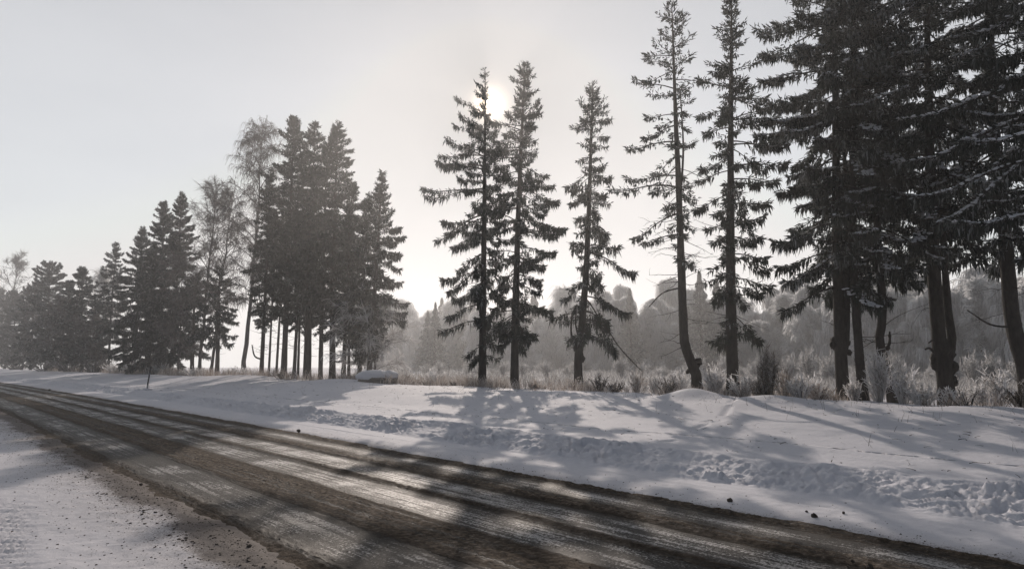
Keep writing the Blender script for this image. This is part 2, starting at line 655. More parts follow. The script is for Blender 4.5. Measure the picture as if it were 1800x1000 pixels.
def mat_road():
    m, n, out = new_mat('salted_asphalt')
    tcn = n.nodes.new('ShaderNodeTexCoord')
    o = tcn.outputs['Object']
    a = n.nodes.new('ShaderNodeAttribute')
    a.attribute_name = 'lane'
    mp = n.nodes.new('ShaderNodeMapping')
    mp.inputs['Scale'].default_value = (1, 0.22, 1)
    n.links.new(o, mp.inputs[0])
    w1 = noise_n(n, 2.2, 5, mp.outputs[0], 0.65)
    mp2 = n.nodes.new('ShaderNodeMapping')
    mp2.inputs['Scale'].default_value = (1, 0.09, 1)
    n.links.new(o, mp2.inputs[0])
    streak = noise_n(n, 9.0, 4, mp2.outputs[0], 0.6)
    lane = math_n(n, 'ADD', a.outputs['Fac'], math_n(n, 'MULTIPLY_ADD', w1, 0.30, -0.15))
    lane = math_n(n, 'ADD', lane, math_n(n, 'MULTIPLY_ADD', streak, 0.14, -0.07))
    mp3 = n.nodes.new('ShaderNodeMapping')
    mp3.inputs['Scale'].default_value = (1, 0.022, 1)
    n.links.new(o, mp3.inputs[0])
    tyre = noise_n(n, 13.0, 2, mp3.outputs[0], 0.5)
    x = math_n(n, 'DIVIDE', math_n(n, 'SUBTRACT', lane, 2.8), 6.2, clamp=True)

    def s(u):
        return (u - 2.8) / 6.2
    # r: loose brown grit, g: ice film, b: dark wet rut
    st = [(2.8, (.75, 0, .1)), (3.1, (.85, 0, .6)), (3.35, (.3, .05, 1)), (3.6, (.06, .36, .05)), (4.1, (.08, .36, .05)), (4.24, (.35, .05, .9)), (4.38, (.8, .05, .6)),
          (4.6, (.62, .22, .12)), (5.0, (.72, .18, .15)), (5.22, (.8, 0, .6)), (5.36, (.2, .4, .1)), (5.6, (.08, .7, 0)), (5.9, (.12, .6, .05)), (6.08, (.5, .2, .6)), (6.22, (.8, 0, .85)),
          (6.38, (.35, .4, .3)), (6.55, (.05, .75, 0)), (6.9, (.06, .85, 0)), (7.06, (.3, .3, .5)), (7.17, (.75, 0, 1)), (7.3, (.72, .15, .2)), (7.6, (.58, .25, .15)), (7.78, (.35, .3, .2)),
          (7.95, (.1, .75, 0)), (8.1, (.3, .35, .3)), (8.28, (.6, .05, .7)), (8.55, (.75, .1, .3)), (8.75, (.7, .2, .1)), (9.0, (.5, .3, 0))]
    rc = ramp_n(n, x, [(max(0, min(1, s(u))), c) for u, c in st])
    sep = n.nodes.new('ShaderNodeSeparateColor')
    n.links.new(rc, sep.inputs[0])
    grit, ice, wet = sep.outputs[0], sep.outputs[1], sep.outputs[2]
    fine = noise_n(n, 30, 4, o, 0.8)
    fine2 = noise_n(n, 12, 5, o, 0.75)
    patch = noise_n(n, 0.9, 4, o, 0.6)
    # asphalt with frost in its pores
    asp = ramp_n(n, fine, [(0.44, (0.016, 0.015, 0.015)), (0.56, (0.045, 0.043, 0.042)), (0.66, (0.20, 0.195, 0.195))])
    spk = math_n(n, 'ADD', math_n(n, 'MULTIPLY', fine, 0.65), math_n(n, 'MULTIPLY', fine2, 0.35))
    k = math_n(n, 'ADD', spk, math_n(n, 'MULTIPLY', ice, 0.15))
    k = math_n(n, 'ADD', k, math_n(n, 'MULTIPLY_ADD', tyre, 0.55, -0.275))
    k = math_n(n, 'ADD', k, math_n(n, 'MULTIPLY_ADD', patch, 0.45, -0.225))
    icek = math_n(n, 'MULTIPLY', math_n(n, 'SUBTRACT', k, 0.59), 10.0, clamp=True)
    col = mix_col(n, math_n(n, 'MULTIPLY', icek, 0.9), asp, (0.46, 0.455, 0.46))
    dirtc = ramp_n(n, fine2, [(0.34, (0.022, 0.016, 0.012)), (0.48, (0.085, 0.063, 0.045)), (0.60, (0.19, 0.15, 0.115)), (0.72, (0.34, 0.30, 0.265))])
    gk = math_n(n, 'MULTIPLY', math_n(n, 'SUBTRACT', math_n(n, 'ADD', math_n(n, 'MULTIPLY', fine2, 0.7), math_n(n, 'ADD', grit, math_n(n, 'MULTIPLY_ADD', tyre, 1.3, -0.65))), 0.76), 3.5, clamp=True)
    col = mix_col(n, gk, col, dirtc)
    rut = math_n(n, 'MULTIPLY', math_n(n, 'SUBTRACT', tyre, 0.53, clamp=True), 8.0, clamp=True)
    wet = math_n(n, 'MAXIMUM', wet, math_n(n, 'MULTIPLY', rut, 0.8))
    col = mix_col(n, math_n(n, 'MULTIPLY', wet, 0.88), col, (0.020, 0.016, 0.013))
    p = n.nodes.new('ShaderNodeBsdfPrincipled')
    n.links.new(col, p.inputs['Base Color'])
    r = math_n(n, 'MULTIPLY_ADD', fine, 0.40, 0.34)
    r = math_n(n, 'ADD', r, math_n(n, 'MULTIPLY', gk, 0.35), clamp=True)
    n.links.new(r, p.inputs['Roughness'])
    n.links.new(math_n(n, 'MULTIPLY_ADD', icek, 0.40, 0.06), p.inputs['Specular IOR Level'])
    h = math_n(n, 'ADD', math_n(n, 'MULTIPLY', fine, 0.7), math_n(n, 'MULTIPLY', fine2, math_n(n, 'MULTIPLY_ADD', gk, 1.6, 0.3)))
    n.links.new(bump_n(n, h, 0.9, 0.022), p.inputs['Normal'])
    n.links.new(p.outputs[0], out.inputs['Surface'])
    return m


ROAD = mat_road()


# ------------------------------------------------------------------ ground sheets (local axes: x = across road, y = along road)
def growth(a, b, d0, k, off):
    s = [a]
    while s[-1] < b:
        s.append(s[-1] + max(d0, k * abs(s[-1] - off)))
    return np.array(s)


def sheet(name, us, vs, hfun, mat, attr, afun):
    U, V = np.meshgrid(us, vs)
    u = U.ravel()
    v = V.ravel()
    z = hfun(u, v)
    X = u + shift(v)
    co = np.stack([X, v, z], -1).astype(np.float32)
    nu, nv = len(us), len(vs)
    i = (np.arange(nv - 1)[:, None] * nu + np.arange(nu - 1)[None, :]).ravel()
    F = np.stack([i, i + 1, i + nu + 1, i + nu], -1).astype(np.int32)
    me = bpy.data.meshes.new(name)
    me.vertices.add(len(co))
    me.vertices.foreach_set('co', co.ravel())
    me.loops.add(F.size)
    me.loops.foreach_set('vertex_index', F.ravel())
    me.polygons.add(len(F))
    me.polygons.foreach_set('loop_start', np.arange(0, F.size, 4, dtype=np.int32))
    me.polygons.foreach_set('use_smooth', np.ones(len(F), bool))
    at_ = me.attributes.new(attr, 'FLOAT', 'POINT')
    at_.data.foreach_set('value', np.asarray(afun(u, v), np.float32))
    me.materials.append(mat)
    me.update(calc_edges=True)
    o = link(name, me)
    o.rotation_euler = (0, 0, AL)
    o['kind'] = 'structure'
    return o


EDGE = 270.0
v_near = np.concatenate([np.linspace(-EDGE, -40, 12)[:-1], np.linspace(-40, -1.5, 40)[:-1]])


def vgrid(d0, k, off=-3):
    g = growth(-1.5, 140, d0, k, off)
    return np.concatenate([v_near, g, np.linspace(g[-1] + 6, EDGE, 12)])


def road_h(u, v):
    z = np.zeros_like(u)
    for c, w, h in ((3.25, 0.16, 0.030), (4.35, 0.10, 0.018), (4.85, 0.38, 0.020), (6.2, 0.12, 0.030), (7.22, 0.10, 0.024), (7.45, 0.2, 0.022), (8.42, 0.16, 0.034)):
        cc = c + 0.10 * fbm(v * 0.25, v * 0 + c, 41, 3)
        e = np.exp(-((u - cc) / w) ** 2)
        z = z + h * e * (0.7 + 0.55 * fbm(u * 5, v * 3, 42, 3) + 0.8 * fbm(u * 14, v * 12, 43, 2))
    z = z + 0.004 * fbm(u * 9, v * 9, 44, 2)
    return z


sheet('road', np.arange(2.75, 9.05, 0.035), vgrid(0.035, 0.0055), road_h, ROAD, 'lane', lambda u, v: u)

ub = np.concatenate([np.arange(8.2, 10.2, 0.07), np.arange(10.2, 13.8, 0.034), np.arange(13.7, 24, 0.11), np.linspace(24, 30, 14)])
sheet('snow_bank', ub, vgrid(0.038, 0.0045), lambda u, v: bank_h(u, v), SNOWD, 'dirt',
      lambda u, v: np.clip(1.0 - (u - 8.45) / 0.75, 0, 1) * (0.75 + 0.5 * fbm(u, v * 0.4, 51, 3)) + 0.16 * (1 - sstep(9.0, 10.4, u)))


def near_h(u, v):
    z = 0.03 + 0.03 * fbm(u * 0.7, v * 0.4, 61, 3) - 0.09 * sstep(2.75, 3.4, u + 0.16 * fbm(u * 2, v * 1.0, 62, 3))
    d = sstep(-0.5, 2.9, u)
    z = z + (0.005 + 0.014 * d) * fbm(u * 7, v * 6, 63, 3)
    # tread marks of a machine at the lower left
    s = 0.55 * u + 0.83 * v
    t = 0.83 * u - 0.55 * v
    m = sstep(0, 0.12, u + 0.2) * 0 + np.exp(-((u - 0.55 - 0.1 * (v - 8)) / 0.42) ** 4) * sstep(4.6, 5.4, v) * (1 - sstep(11, 13.5, v))
    z = z + m * (-0.012 + 0.034 * np.sin((u * 0.656 + v * 0.755) * 33 + 2.2 * fbm(u * 2, v * 2, 64, 2)) * (0.5 + vnoise(u * 3, v * 3, 65)))
    return z


un = np.concatenate([np.linspace(-EDGE, -12, 14)[:-1], np.linspace(-12, -1, 30)[:-1], np.arange(-1, 3.6, 0.05)])
sheet('snow_verge', un, vgrid(0.045, 0.006), near_h, SNOWD, 'dirt',
      lambda u, v: 0.25 + 0.6 * sstep(0.6, 3.0, u + 0.5 * fbm(u * .8, v * .5, 66, 3)) + 0.85 * sstep(2.35, 3.0, u + 0.3 * fbm(u * 2, v * .8, 67, 3)))


def field_h(u, v):
    return bank_h(np.clip(u, 24, 30), v, False) - 0.03 * (u < 29.5) + 0.10 * fbm(u * 0.03, v * 0.03, 71, 3)


sheet('snow_field', np.concatenate([np.arange(28.5, 60, 1.5), np.linspace(61, EDGE, 40)]), np.concatenate([np.linspace(-EDGE, -42, 30), np.arange(-40, 150, 2.0), np.linspace(152, EDGE, 24)]),
      field_h, SNOW, 'dirt', lambda u, v: u * 0)


# ------------------------------------------------------------------ conifers
def spruce(label, group, base, top, u=None, Z=None, trunk=None, prof=None, crown_bottom=560, dens=1.0, hang=0.6, sc=1.0, snow=0.0, r0=0.28,
           bough_n=0, gaps=0.12, dead=0, frost=0.0, seed=0, second=None, burls=(), name='spruce_tree', forkpx=None, second_r=0.62, stub=(), lift=0.0, droop=0.0, step=1.0, clear=None):
    global rng
    rng = np.random.default_rng(1000 + seed)
    B, Zb = (ground_at(base[0], u) if Z is None else (None, Z))
    if B is None:
        x = (base[0] - 900) / 1200 * Z
        B = np.array([x, Z, ground_z(x, Z)])
    Zd = B[1]
    root = thing(name, label, 'tree', tuple(B), group)
    # trunk path in the depth plane
    pts = [B + np.array([0, 0, -0.15])]
    for px, py in (trunk or []):
        pts.append(at(px, py, Zd) + np.array([0, rng.uniform(-.12, .12), 0]))
    topP = at(top[0], top[1], Zd)
    pts.append(topP)
    if trunk is None:
        pts.insert(1, pts[0] * 0.5 + topP * 0.5 + rng.normal(0, 0.06, 3))
    T = smooth_line(pts, 34)
    H = topP[2] - B[2]
    hz = np.clip((T[:, 2] - B[2]) / H, 0, 1)
    R = r0 * (1 - hz) ** 0.8 * (1 + 0.35 * np.exp(-hz * H / 0.35)) + 0.012
    gt = Geo()
    tube(gt, T, R, 10, bumps=0.06)
    trunk_o = link('trunk', gt.mesh('trunk', [BARK], True, B), root)
    for i, (px, py, r) in enumerate(burls):
        c = at(px, py, Zd)
        gb = Geo()
        k = 9
        lumps(gb, c + rng.normal(0, r * 0.30, (k, 3)) * np.array([.9, .7, 1.3]), np.full((k, 3), r) * rng.uniform(.45, .75, (k, 1)) * np.array([1, 1, 1.25]), 0.14)
        link('burl', gb.mesh('burl', [BARK], True, B), trunk_o)
    for q, rr in ([(second, r0 * second_r)] if second else []):
        S = smooth_line([at(px, py, Zd - 0.1) for px, py in q], 22)
        gs = Geo()
        tube(gs, S, np.linspace(rr, rr * 0.35, 22), 8, bumps=0.06)
        link('second_stem', gs.mesh('second_stem', [BARK], True, B), root)
    for q, rr in stub:
        S = smooth_line([at(px, py, Zd - .05) for px, py in q], 10)
        gs = Geo()
        tube(gs, S, np.linspace(rr, rr * 0.5, 10), 6, bumps=0.08)
        link('limb', gs.mesh('limb', [BARK], True, B), trunk_o)

    prof = sorted(prof)
    py_ = np.array([p[0] for p in prof], float)
    pL = np.array([p[1] for p in prof], float)
    pR = np.array([p[2] for p in prof], float)
    zz = np.array([z_of(p, Zd) for p in py_])
    order = np.argsort(zz)
    mpp = np.array([px_m(Zd, z) for z in zz])
    Lm = (pL * mpp)[order]
    Rm = (pR * mpp)[order]
    zo = zz[order]
    zc0 = z_of(crown_bottom, Zd)
    z = zc0
    branches = []
    while z < topP[2] - 0.12:
        t = (z - zc0) / (topP[2] - zc0)
        k = rng.integers(4, 7)
        az0 = rng.uniform(0, 6.28)
        for j in range(k):
            az = az0 + j * 2 * math.pi / k + rng.normal(0, 0.25)
            zb = z + rng.uniform(-.3, .3)
            l_ = np.interp(zb, zo, Lm)
            r_ = np.interp(zb, zo, Rm)
            ca = math.cos(az)
            side = r_ if ca > 0 else l_
            fb = 0.5 * (l_ + r_)
            ln = (fb * (1 - abs(ca)) + side * abs(ca)) * (0.55 + 0.75 * rng.random() ** 0.8)
            if j == 0 and t < 0.93:
                ln *= rng.uniform(0.25, 0.55)
            elif rng.random() < gaps and t < 0.9:
                ln *= rng.uniform(0.15, 0.6)
            if clear and clear[1] < zpx(zb, Zd) < clear[2] and math.cos(az - clear[0]) > -0.35:
                ln = min(ln, clear[3] * side)
            if ln > 0.12:
                branches.append((zb, az, ln, t))
        z += step * (0.26 + 0.2 * rng.random()) * (0.75 + 0.5 * (1 - t)) * (1.15 if sc > 1.3 else 1)
    branches.sort(key=lambda b: -b[2])
    crown = Geo()
    wood = Geo()
    snowg = Geo()
    tz = T[:, 2]
    for bi, (zb, az, ln, t) in enumerate(branches):
        P0 = np.array([np.interp(zb, tz, T[:, k]) for k in range(3)])
        n = 9
        s = np.linspace(0, 1, n)
        p0 = (-0.10 + lift - droop + 0.75 * max(0, t - 0.55) / 0.45 + rng.normal(0, 0.20))
        pm = p0 - 0.45 * (1 - t) - 0.10
        pe = p0 + 0.30 + 0.25 * rng.random() - 0.25 * (1 - t)
        pit = np.where(s < 0.6, p0 + (pm - p0) * s / 0.6, pm + (pe - pm) * (s - 0.6) / 0.4)
        azs = az + np.cumsum(rng.normal(0, 0.07, n))
        d = np.stack([np.cos(pit) * np.cos(azs), np.cos(pit) * np.sin(azs), np.sin(pit)], -1)
        Q = P0 + np.vstack([np.zeros(3), np.cumsum(d[:-1] * ln / (n - 1), axis=0)])
        own = bi < bough_n
        gB = Geo() if own else None
        gw = gB if own else wood
        gc = gB if own else crown
        rb = min(0.012 + 0.011 * ln, 0.055)
        tube(gw, Q, np.linspace(rb, 0.006 * sc, n), 4 if sc < 1.3 else 3, m=1 if own else 0, cap=False)
        # side twigs carry the sprays
        bare = rng.uniform(0.08, 0.22) if ln > 0.8 else 0.02
        cnt = int(max(8, (ln * 68 + 10) * dens * rng.uniform(0.65, 1.3) / sc ** 0.7))
        ss = bare + (1 - bare) * np.sqrt(rng.random(cnt)) if ln > 1.2 else rng.random(cnt)
        idx = ss * (n - 1)
        i0 = np.minimum(idx.astype(int), n - 2)
        f = (idx - i0)[:, None]
        P = Q[i0] * (1 - f) + Q[i0 + 1] * f
        dv = unit(Q[i0 + 1] - Q[i0])
        lat = unit(np.cross(dv, np.array([0, 0, 1.0])))
        wid = np.minimum(0.85, 0.30 * ln * (1 - ss) ** 0.6 + 0.10) * (1 - 0.5 * min(1, hang))
        off = wid * rng.uniform(-1, 1, cnt)
        P = P + lat * off[:, None] + dv * (np.abs(off) * 0.55)[:, None]
        P[:, 2] -= np.abs(off) * 0.22 * (1 - t) - 0.02
        # small spriglets hugging the twigs
        up = 0.30 + 0.45 * t
        D1 = dv * 0.75 + lat * (np.sign(off) * rng.uniform(0.2, 0.9, cnt))[:, None] + rng.normal(0, 0.28, (cnt, 3))
        D1[:, 2] += up * rng.uniform(-0.4, 0.7, cnt)
        l1 = rng.uniform(0.14, 0.30, cnt) * sc ** 0.6
        fr = np.clip(rng.beta(1.3, 3.0, cnt) + 0.03 + frost + 0.10 * rng.normal(), 0, 1)
        blades(gc, P, unit(D1) * l1[:, None], rng.uniform(0.036, 0.07, cnt) * sc, a=fr)
        # pendant sprays
        hm = rng.random(cnt) < (0.35 + 0.65 * hang) * (1 - 0.6 * max(0, t - 0.6) / 0.4)
        if hm.any():
            Ph = P[hm]
            nh = len(Ph)
            Dh = np.stack([rng.normal(0, 0.14, nh), rng.normal(0, 0.14, nh), -np.ones(nh)], -1) + dv[hm] * 0.18
            lh = (0.16 + 0.50 * hang * rng.random(nh) ** 1.6) * (0.55 + 0.45 * (1 - t)) * (0.75 + 0.25 * sc) * min(1, 0.45 + ln * 0.35)
            blades(gc, Ph, unit(Dh) * lh[:, None], rng.uniform(0.036, 0.072, nh) * sc, a=np.clip(fr[hm] - 0.05, 0, 1), bend=0.07)
            if sc < 1.3:
                blades(gc, Ph + Dh * 0.05, unit(Dh + rng.normal(0, .35, (nh, 3))) * (lh * 0.6)[:, None], rng.uniform(0.034, 0.06, nh), a=np.clip(fr[hm], 0, 1))
        if snow > 0 and rng.random() < snow * 1.3 and t < 0.97:
            ns = int(ln * 14)
            sel = rng.random(cnt) < 0.8
            Ps = P[sel] + np.array([0, 0, 0.035])
            k = len(Ps)
            if k:
                sz = rng.uniform(0.025, 0.065, (k, 1)) * np.array([1.5, 1.0, 0.6])
                lumps(snowg, Ps, sz, 0.3)
        if own:
            link('bough', gB.mesh('bough', [SPRUCE, BARK], False, B), root)
    for _ in range(dead):                                                   # leafless twigs low on the stem
        zb = rng.uniform(B[2] + 0.12 * H, zc0 + 0.35 * (topP[2] - zc0))
        az = rng.uniform(0, 6.28)
        ln = rng.uniform(0.5, 1.6)
        P0 = np.array([np.interp(zb, tz, T[:, k]) for k in range(3)])
        dd = np.array([math.cos(az), math.sin(az), rng.uniform(-.45, .35)])
        Q = P0 + np.linspace(0, 1, 5)[:, None] * dd * ln + np.cumsum(rng.normal(0, 0.04, (5, 3)), axis=0)
        tube(wood, Q, np.linspace(0.018, 0.006, 5), 3, cap=False)
        m_ = rng.integers(3, 8)
        st = Q[rng.integers(1, 5, m_)]
        e = st + (dd * 0.6 + rng.normal(0, 0.5, (m_, 3))) * rng.uniform(.2, .5, (m_, 1))
        ribbons(wood, np.stack([st, (st + e) / 2 + rng.normal(0, 0.03, (m_, 3)), e], 1), 0.014)
    link('crown', crown.mesh('crown', [SPRUCE], False, B), root)
    o = link('branch_wood', wood.mesh('branch_wood', [BARK], True, B), root)
    o['kind'] = 'stuff'
    if snowg.n:
        o = link('snow_cover', snowg.mesh('snow_cover', [BOUGH_SNOW], True, B), root)
        o['kind'] = 'stuff'
    return root


ROWG = 'spruces of the roadside row'
# ---- the five open-grown spruces in the middle
spruce('tall spruce with the sun shining through its tip and long boughs to the left', ROWG, (848, 686), (853, 124), u=25, trunk=[(849, 560), (852, 330)],
       prof=[(124, 3, 3), (150, 16, 10), (172, 34, 16), (200, 48, 34), (222, 40, 22), (240, 70, 22), (262, 92, 26), (300, 84, 28), (340, 95, 30), (362, 128, 30), (385, 105, 28), (430, 98, 40), (470, 88, 45), (520, 80, 42), (560, 66, 38), (590, 52, 34), (625, 26, 26)],
       crown_bottom=622, dens=0.60, hang=1.25, r0=0.23, bough_n=22, gaps=0.22, step=1.5, clear=(-0.5, 140, 225, 0.25), seed=1, dead=8, frost=0.05)
spruce('fuller spruce standing just right of the sunlit spruce with a straight dark stem', ROWG, (904, 688), (923, 112), u=24.5, trunk=[(906, 560), (912, 350)],
       prof=[(112, 3, 3), (135, 18, 14), (160, 24, 22), (190, 40, 26), (210, 56, 30), (250, 62, 36), (300, 66, 44), (340, 62, 64), (400, 58, 74), (450, 62, 78), (500, 62, 70), (545, 60, 76), (570, 50, 70), (610, 28, 26)],
       crown_bottom=600, dens=0.74, hang=0.95, r0=0.23, bough_n=18, gaps=0.18, step=1.15, clear=(math.pi, 150, 222, 0.55), seed=2, dead=6)
spruce('sparse spruce on a knobbly burl with a wide bough drooping low to the right', ROWG, (1016, 690), (1042, 144), u=25, trunk=[(1016, 630), (1020, 600), (1030, 480), (1037, 320)],
       prof=[(144, 3, 3), (170, 14, 14), (195, 32, 30), (215, 26, 38), (240, 42, 44), (262, 20, 20), (280, 34, 30), (300, 36, 50), (325, 64, 58), (345, 18, 52), (370, 20, 30), (395, 26, 80), (420, 16, 110), (450, 28, 125), (490, 40, 130), (520, 46, 124), (560, 45, 105), (590, 20, 96)],
       crown_bottom=588, dens=0.62, hang=1.15, r0=0.21, bough_n=20, gaps=0.26, step=1.55, seed=3, dead=10, frost=0.10, burls=[(1015, 606, 0.34), (1020, 625, 0.26)],
       stub=[([(1012, 608), (1004, 585), (1006, 545)], 0.07), ([(1020, 600), (1012, 570), (1014, 535)], 0.06), ([(1026, 560), (1060, 570), (1090, 612), (1128, 652)], 0.045)])
spruce('thin sparse spruce with a bent foot, right of the burl spruce', ROWG, (1221, 695), (1181, 8), u=24.5, trunk=[(1223, 662), (1205, 612), (1200, 560), (1193, 340), (1187, 180)],
       prof=[(8, 4, 3), (30, 18, 18), (60, 37, 33), (100, 45, 44), (140, 67, 52), (160, 83, 39), (185, 40, 28), (205, 89, 26), (240, 67, 23), (270, 102, 26), (300, 97, 26), (330, 113, 28), (350, 40, 28), (380, 81, 28), (420, 62, 26), (450, 40, 26), (500, 27, 26)],
       crown_bottom=455, dens=0.5, hang=0.5, r0=0.20, bough_n=14, gaps=0.34, step=1.7, seed=4, dead=46, second=[(1196, 350), (1201, 260), (1196, 165)], second_r=0.3,
       burls=[(1228, 638, 0.16), (1212, 652, 0.13)], stub=[([(1206, 600), (1196, 575), (1194, 552)], .05), ([(1216, 640), (1226, 634), (1232, 640)], 0.15), ([(1198, 505), (1165, 515), (1140, 540)], .04)])
spruce('straight slim spruce standing left of the dense right-hand group', ROWG, (1284, 697), (1286, -8), u=23.8, trunk=[(1283, 520), (1286, 260)],
       prof=[(-8, 3, 3), (25, 16, 16), (60, 36, 40), (85, 46, 30), (110, 34, 40), (150, 50, 52), (200, 46, 64), (230, 56, 76), (270, 40, 80), (310, 52, 76), (360, 56, 82), (395, 52, 82), (440, 38, 90), (480, 44, 82), (530, 30, 86), (580, 20, 80), (605, 16, 70)],
       crown_bottom=585, dens=0.64, hang=0.9, r0=0.22, bough_n=16, gaps=0.22, step=1.4, seed=5, dead=14, burls=[(1276, 612, 0.08)])
# ---- the dense group at the right
RG = 'dense spruces at the right'
spruce('big forked spruce with the thickest straight trunk of the right-hand group', RG, (1476, 707), (1462, -130), u=25, trunk=[(1477, 620), (1472, 420), (1467, 150)],
       prof=[(-130, 4, 4), (-60, 45, 40), (0, 90, 80), (40, 125, 90), (75, 128, 100), (95, 90, 100), (120, 140, 110), (180, 120, 115), (250, 135, 115), (300, 120, 110), (350, 145, 110), (400, 120, 100), (460, 100, 90), (520, 80, 80), (560, 60, 60)],
       crown_bottom=505, dens=0.74, hang=0.85, step=1.2, frost=0.12, r0=0.215, bough_n=10, snow=0.18, seed=6, dead=26, second=[(1480, 618), (1487, 598), (1488, 450), (1483, 200)], burls=[(1471, 608, 0.22), (1486, 612, 0.20)])
spruce('slim straight-stemmed spruce close right of the forked spruce', RG, (1511, 708), (1500, -90), u=25, trunk=[(1506, 600), (1500, 380)],
       prof=[(-90, 4, 4), (-30, 40, 40), (50, 80, 80), (150, 90, 95), (260, 95, 95), (360, 90, 90), (440, 80, 85), (500, 50, 60)],
       crown_bottom=455, dens=0.74, hang=0.85, step=1.2, frost=0.12, r0=0.15, snow=0.20, seed=7, dead=16, bough_n=6)
spruce('spruce with a wavy thin trunk under a snowy low bough', RG, (1562, 711), (1540, -70), u=25.5, trunk=[(1558, 655), (1548, 600), (1550, 540), (1545, 380)],
       prof=[(-70, 4, 4), (0, 60, 60), (100, 90, 90), (220, 100, 100), (330, 95, 100), (420, 90, 95), (480, 70, 70), (510, 64, 60)],
       crown_bottom=478, dens=0.74, hang=0.85, step=1.2, frost=0.12, r0=0.15, snow=0.40, seed=8, dead=14, bough_n=8, burls=[(1561, 612, 0.09), (1563, 590, .07)], stub=[([(1552, 618), (1563, 605), (1564, 583)], 0.06)])
spruce('spruce on a fat gnarled trunk that splits into two stems', RG, (1657, 702), (1625, -160), u=27, trunk=[(1656, 655), (1650, 600), (1640, 500), (1634, 300)],
       prof=[(-160, 4, 4), (-60, 60, 60), (40, 110, 100), (150, 130, 120), (250, 135, 130), (340, 130, 130), (420, 110, 110), (480, 70, 85)],
       crown_bottom=440, dens=0.74, hang=0.85, step=1.2, frost=0.12, r0=0.25, snow=0.36, seed=9, dead=12, bough_n=8, second=[(1664, 650), (1673, 600), (1666, 540), (1658, 420), (1652, 250)],
       burls=[(1655, 620, 0.42), (1650, 640, 0.34), (1668, 615, 0.30), (1676, 668, 0.16), (1664, 642, .34)], stub=[([(1645, 622), (1634, 612), (1626, 614)], 0.06), ([(1650, 605), (1640, 598), (1632, 603)], .04)])
spruce('spruce with a stout trunk at the right edge of the view leaning left', RG, (1800, 700), (1735, -170), u=29, trunk=[(1796, 640), (1780, 560), (1768, 380), (1750, 180)],
       prof=[(-170, 4, 4), (-60, 80, 80), (60, 130, 120), (200, 150, 140), (320, 150, 140), (400, 130, 120), (470, 95, 60), (520, 60, 40)],
       crown_bottom=430, dens=0.74, hang=0.85, step=1.2, frost=0.12, r0=0.27, snow=0.32, seed=10, dead=18, bough_n=8, stub=[([(1778, 575), (1740, 570), (1700, 545)], .04)])
spruce('near spruce reaching snowy boughs in from beyond the right edge', RG, (1885, 720), (1850, -420), u=23.0, prof=[(-420, 4, 4), (-250, 100, 90), (-50, 180, 150), (100, 210, 170), (260, 225, 170), (360, 205, 150), (430, 160, 100)],
       crown_bottom=415, dens=0.74, hang=0.85, step=1.2, frost=0.12, r0=0.26, snow=0.45, seed=13, bough_n=10)

# ---- the tall clump left of the middle
LG = 'spruces of the tall clump left of the middle'
for i, (lab, bx, tp, hw, cb, u_, sc_, d_, hg, r_) in enumerate((
        ('left outer spruce of the tall clump next to the big birch', 463, (476, 300), 34, 560, 25.5, 1.5, 1.1, .5, .20),
        ('tallest spruce of the tall clump left of the middle', 502, (517, 204), 50, 545, 26, 1.5, 1.35, .5, .27),
        ('narrow spruce between the two left peaks of the clump', 520, (536, 252), 36, 565, 27, 1.5, 1.25, .5, .16),
        ('middle peaked spruce of the tall clump', 545, (554, 215), 46, 550, 26, 1.5, 1.35, .5, .24),
        ('darker spruce tucked between the middle and right peaks', 566, (575, 248), 42, 570, 27.5, 1.5, 1.3, .5, .20),
        ('right peaked spruce of the tall clump with upswept boughs', 587, (594, 217), 56, 570, 26, 1.5, 1.3, .5, .26),
        ('lower spruce filling under the right peak of the clump', 606, (620, 318), 42, 585, 26.5, 1.5, 1.2, .5, .18),
        ('frosty spruce in the sunbeams second from the clump right end', 634, (646, 345), 46, 600, 26, 1.5, 1.2, .7, .18),
        ('lone pointed spruce at the right end of the tall clump', 650, (672, 304), 54, 610, 25.5, 1.5, 1.25, .85, .20),
        ('slender spruce stem left of the tallest trunk', 476, (486, 380), 26, 500, 27, 1.5, .9, .5, .11),
        ('slender bent spruce stem under the tallest peak', 489, (498, 330), 28, 500, 27.5, 1.5, .9, .5, .12),
        ('thin dark stem left of the middle trunk of the clump', 527, (532, 370), 24, 500, 26.5, 1.5, .9, .5, .11),
        ('thin dark stem right beside the middle trunk of the clump', 538, (546, 350), 26, 500, 25, 1.5, .9, .5, .11),
        ('thin stem under the right peak beside the lowest boughs', 616, (612, 360), 26, 530, 25.2, 1.5, .9, .5, .11))):
    ys = np.linspace(tp[1], cb, 9)
    sh_ = [0.05, .30, .52, .70, .85, .95, 1.0, .92, .62]
    if i in (1, 3, 5):
        sh_ = [0.06, .45, .68, .85, .98, 1.0, .95, .8, .5]
    cb += 8
    pf = [(y, hw * s_ * random.uniform(.85, 1.1), hw * s_ * random.uniform(.85, 1.1)) for y, s_ in zip(ys, sh_)]
    stub_ = ()
    if i == 5:
        stub_ = [([(588, 636), (602, 634), (606, 622)], 0.10)]
    if i == 0:
        stub_ = [([(463, 632), (448, 626), (443, 606)], 0.10)]
    spruce(lab, LG, (bx, 664), tp, u=u_, prof=pf, crown_bottom=cb, dens=d_ * 1.0, hang=hg + .15, step=1.1, sc=sc_, r0=r_, gaps=0.16, seed=40 + i, dead=34 if i > 8 else 26, lift=0.05,
           frost=0.10 if i in (7, 8) else 0.0, stub=stub_)

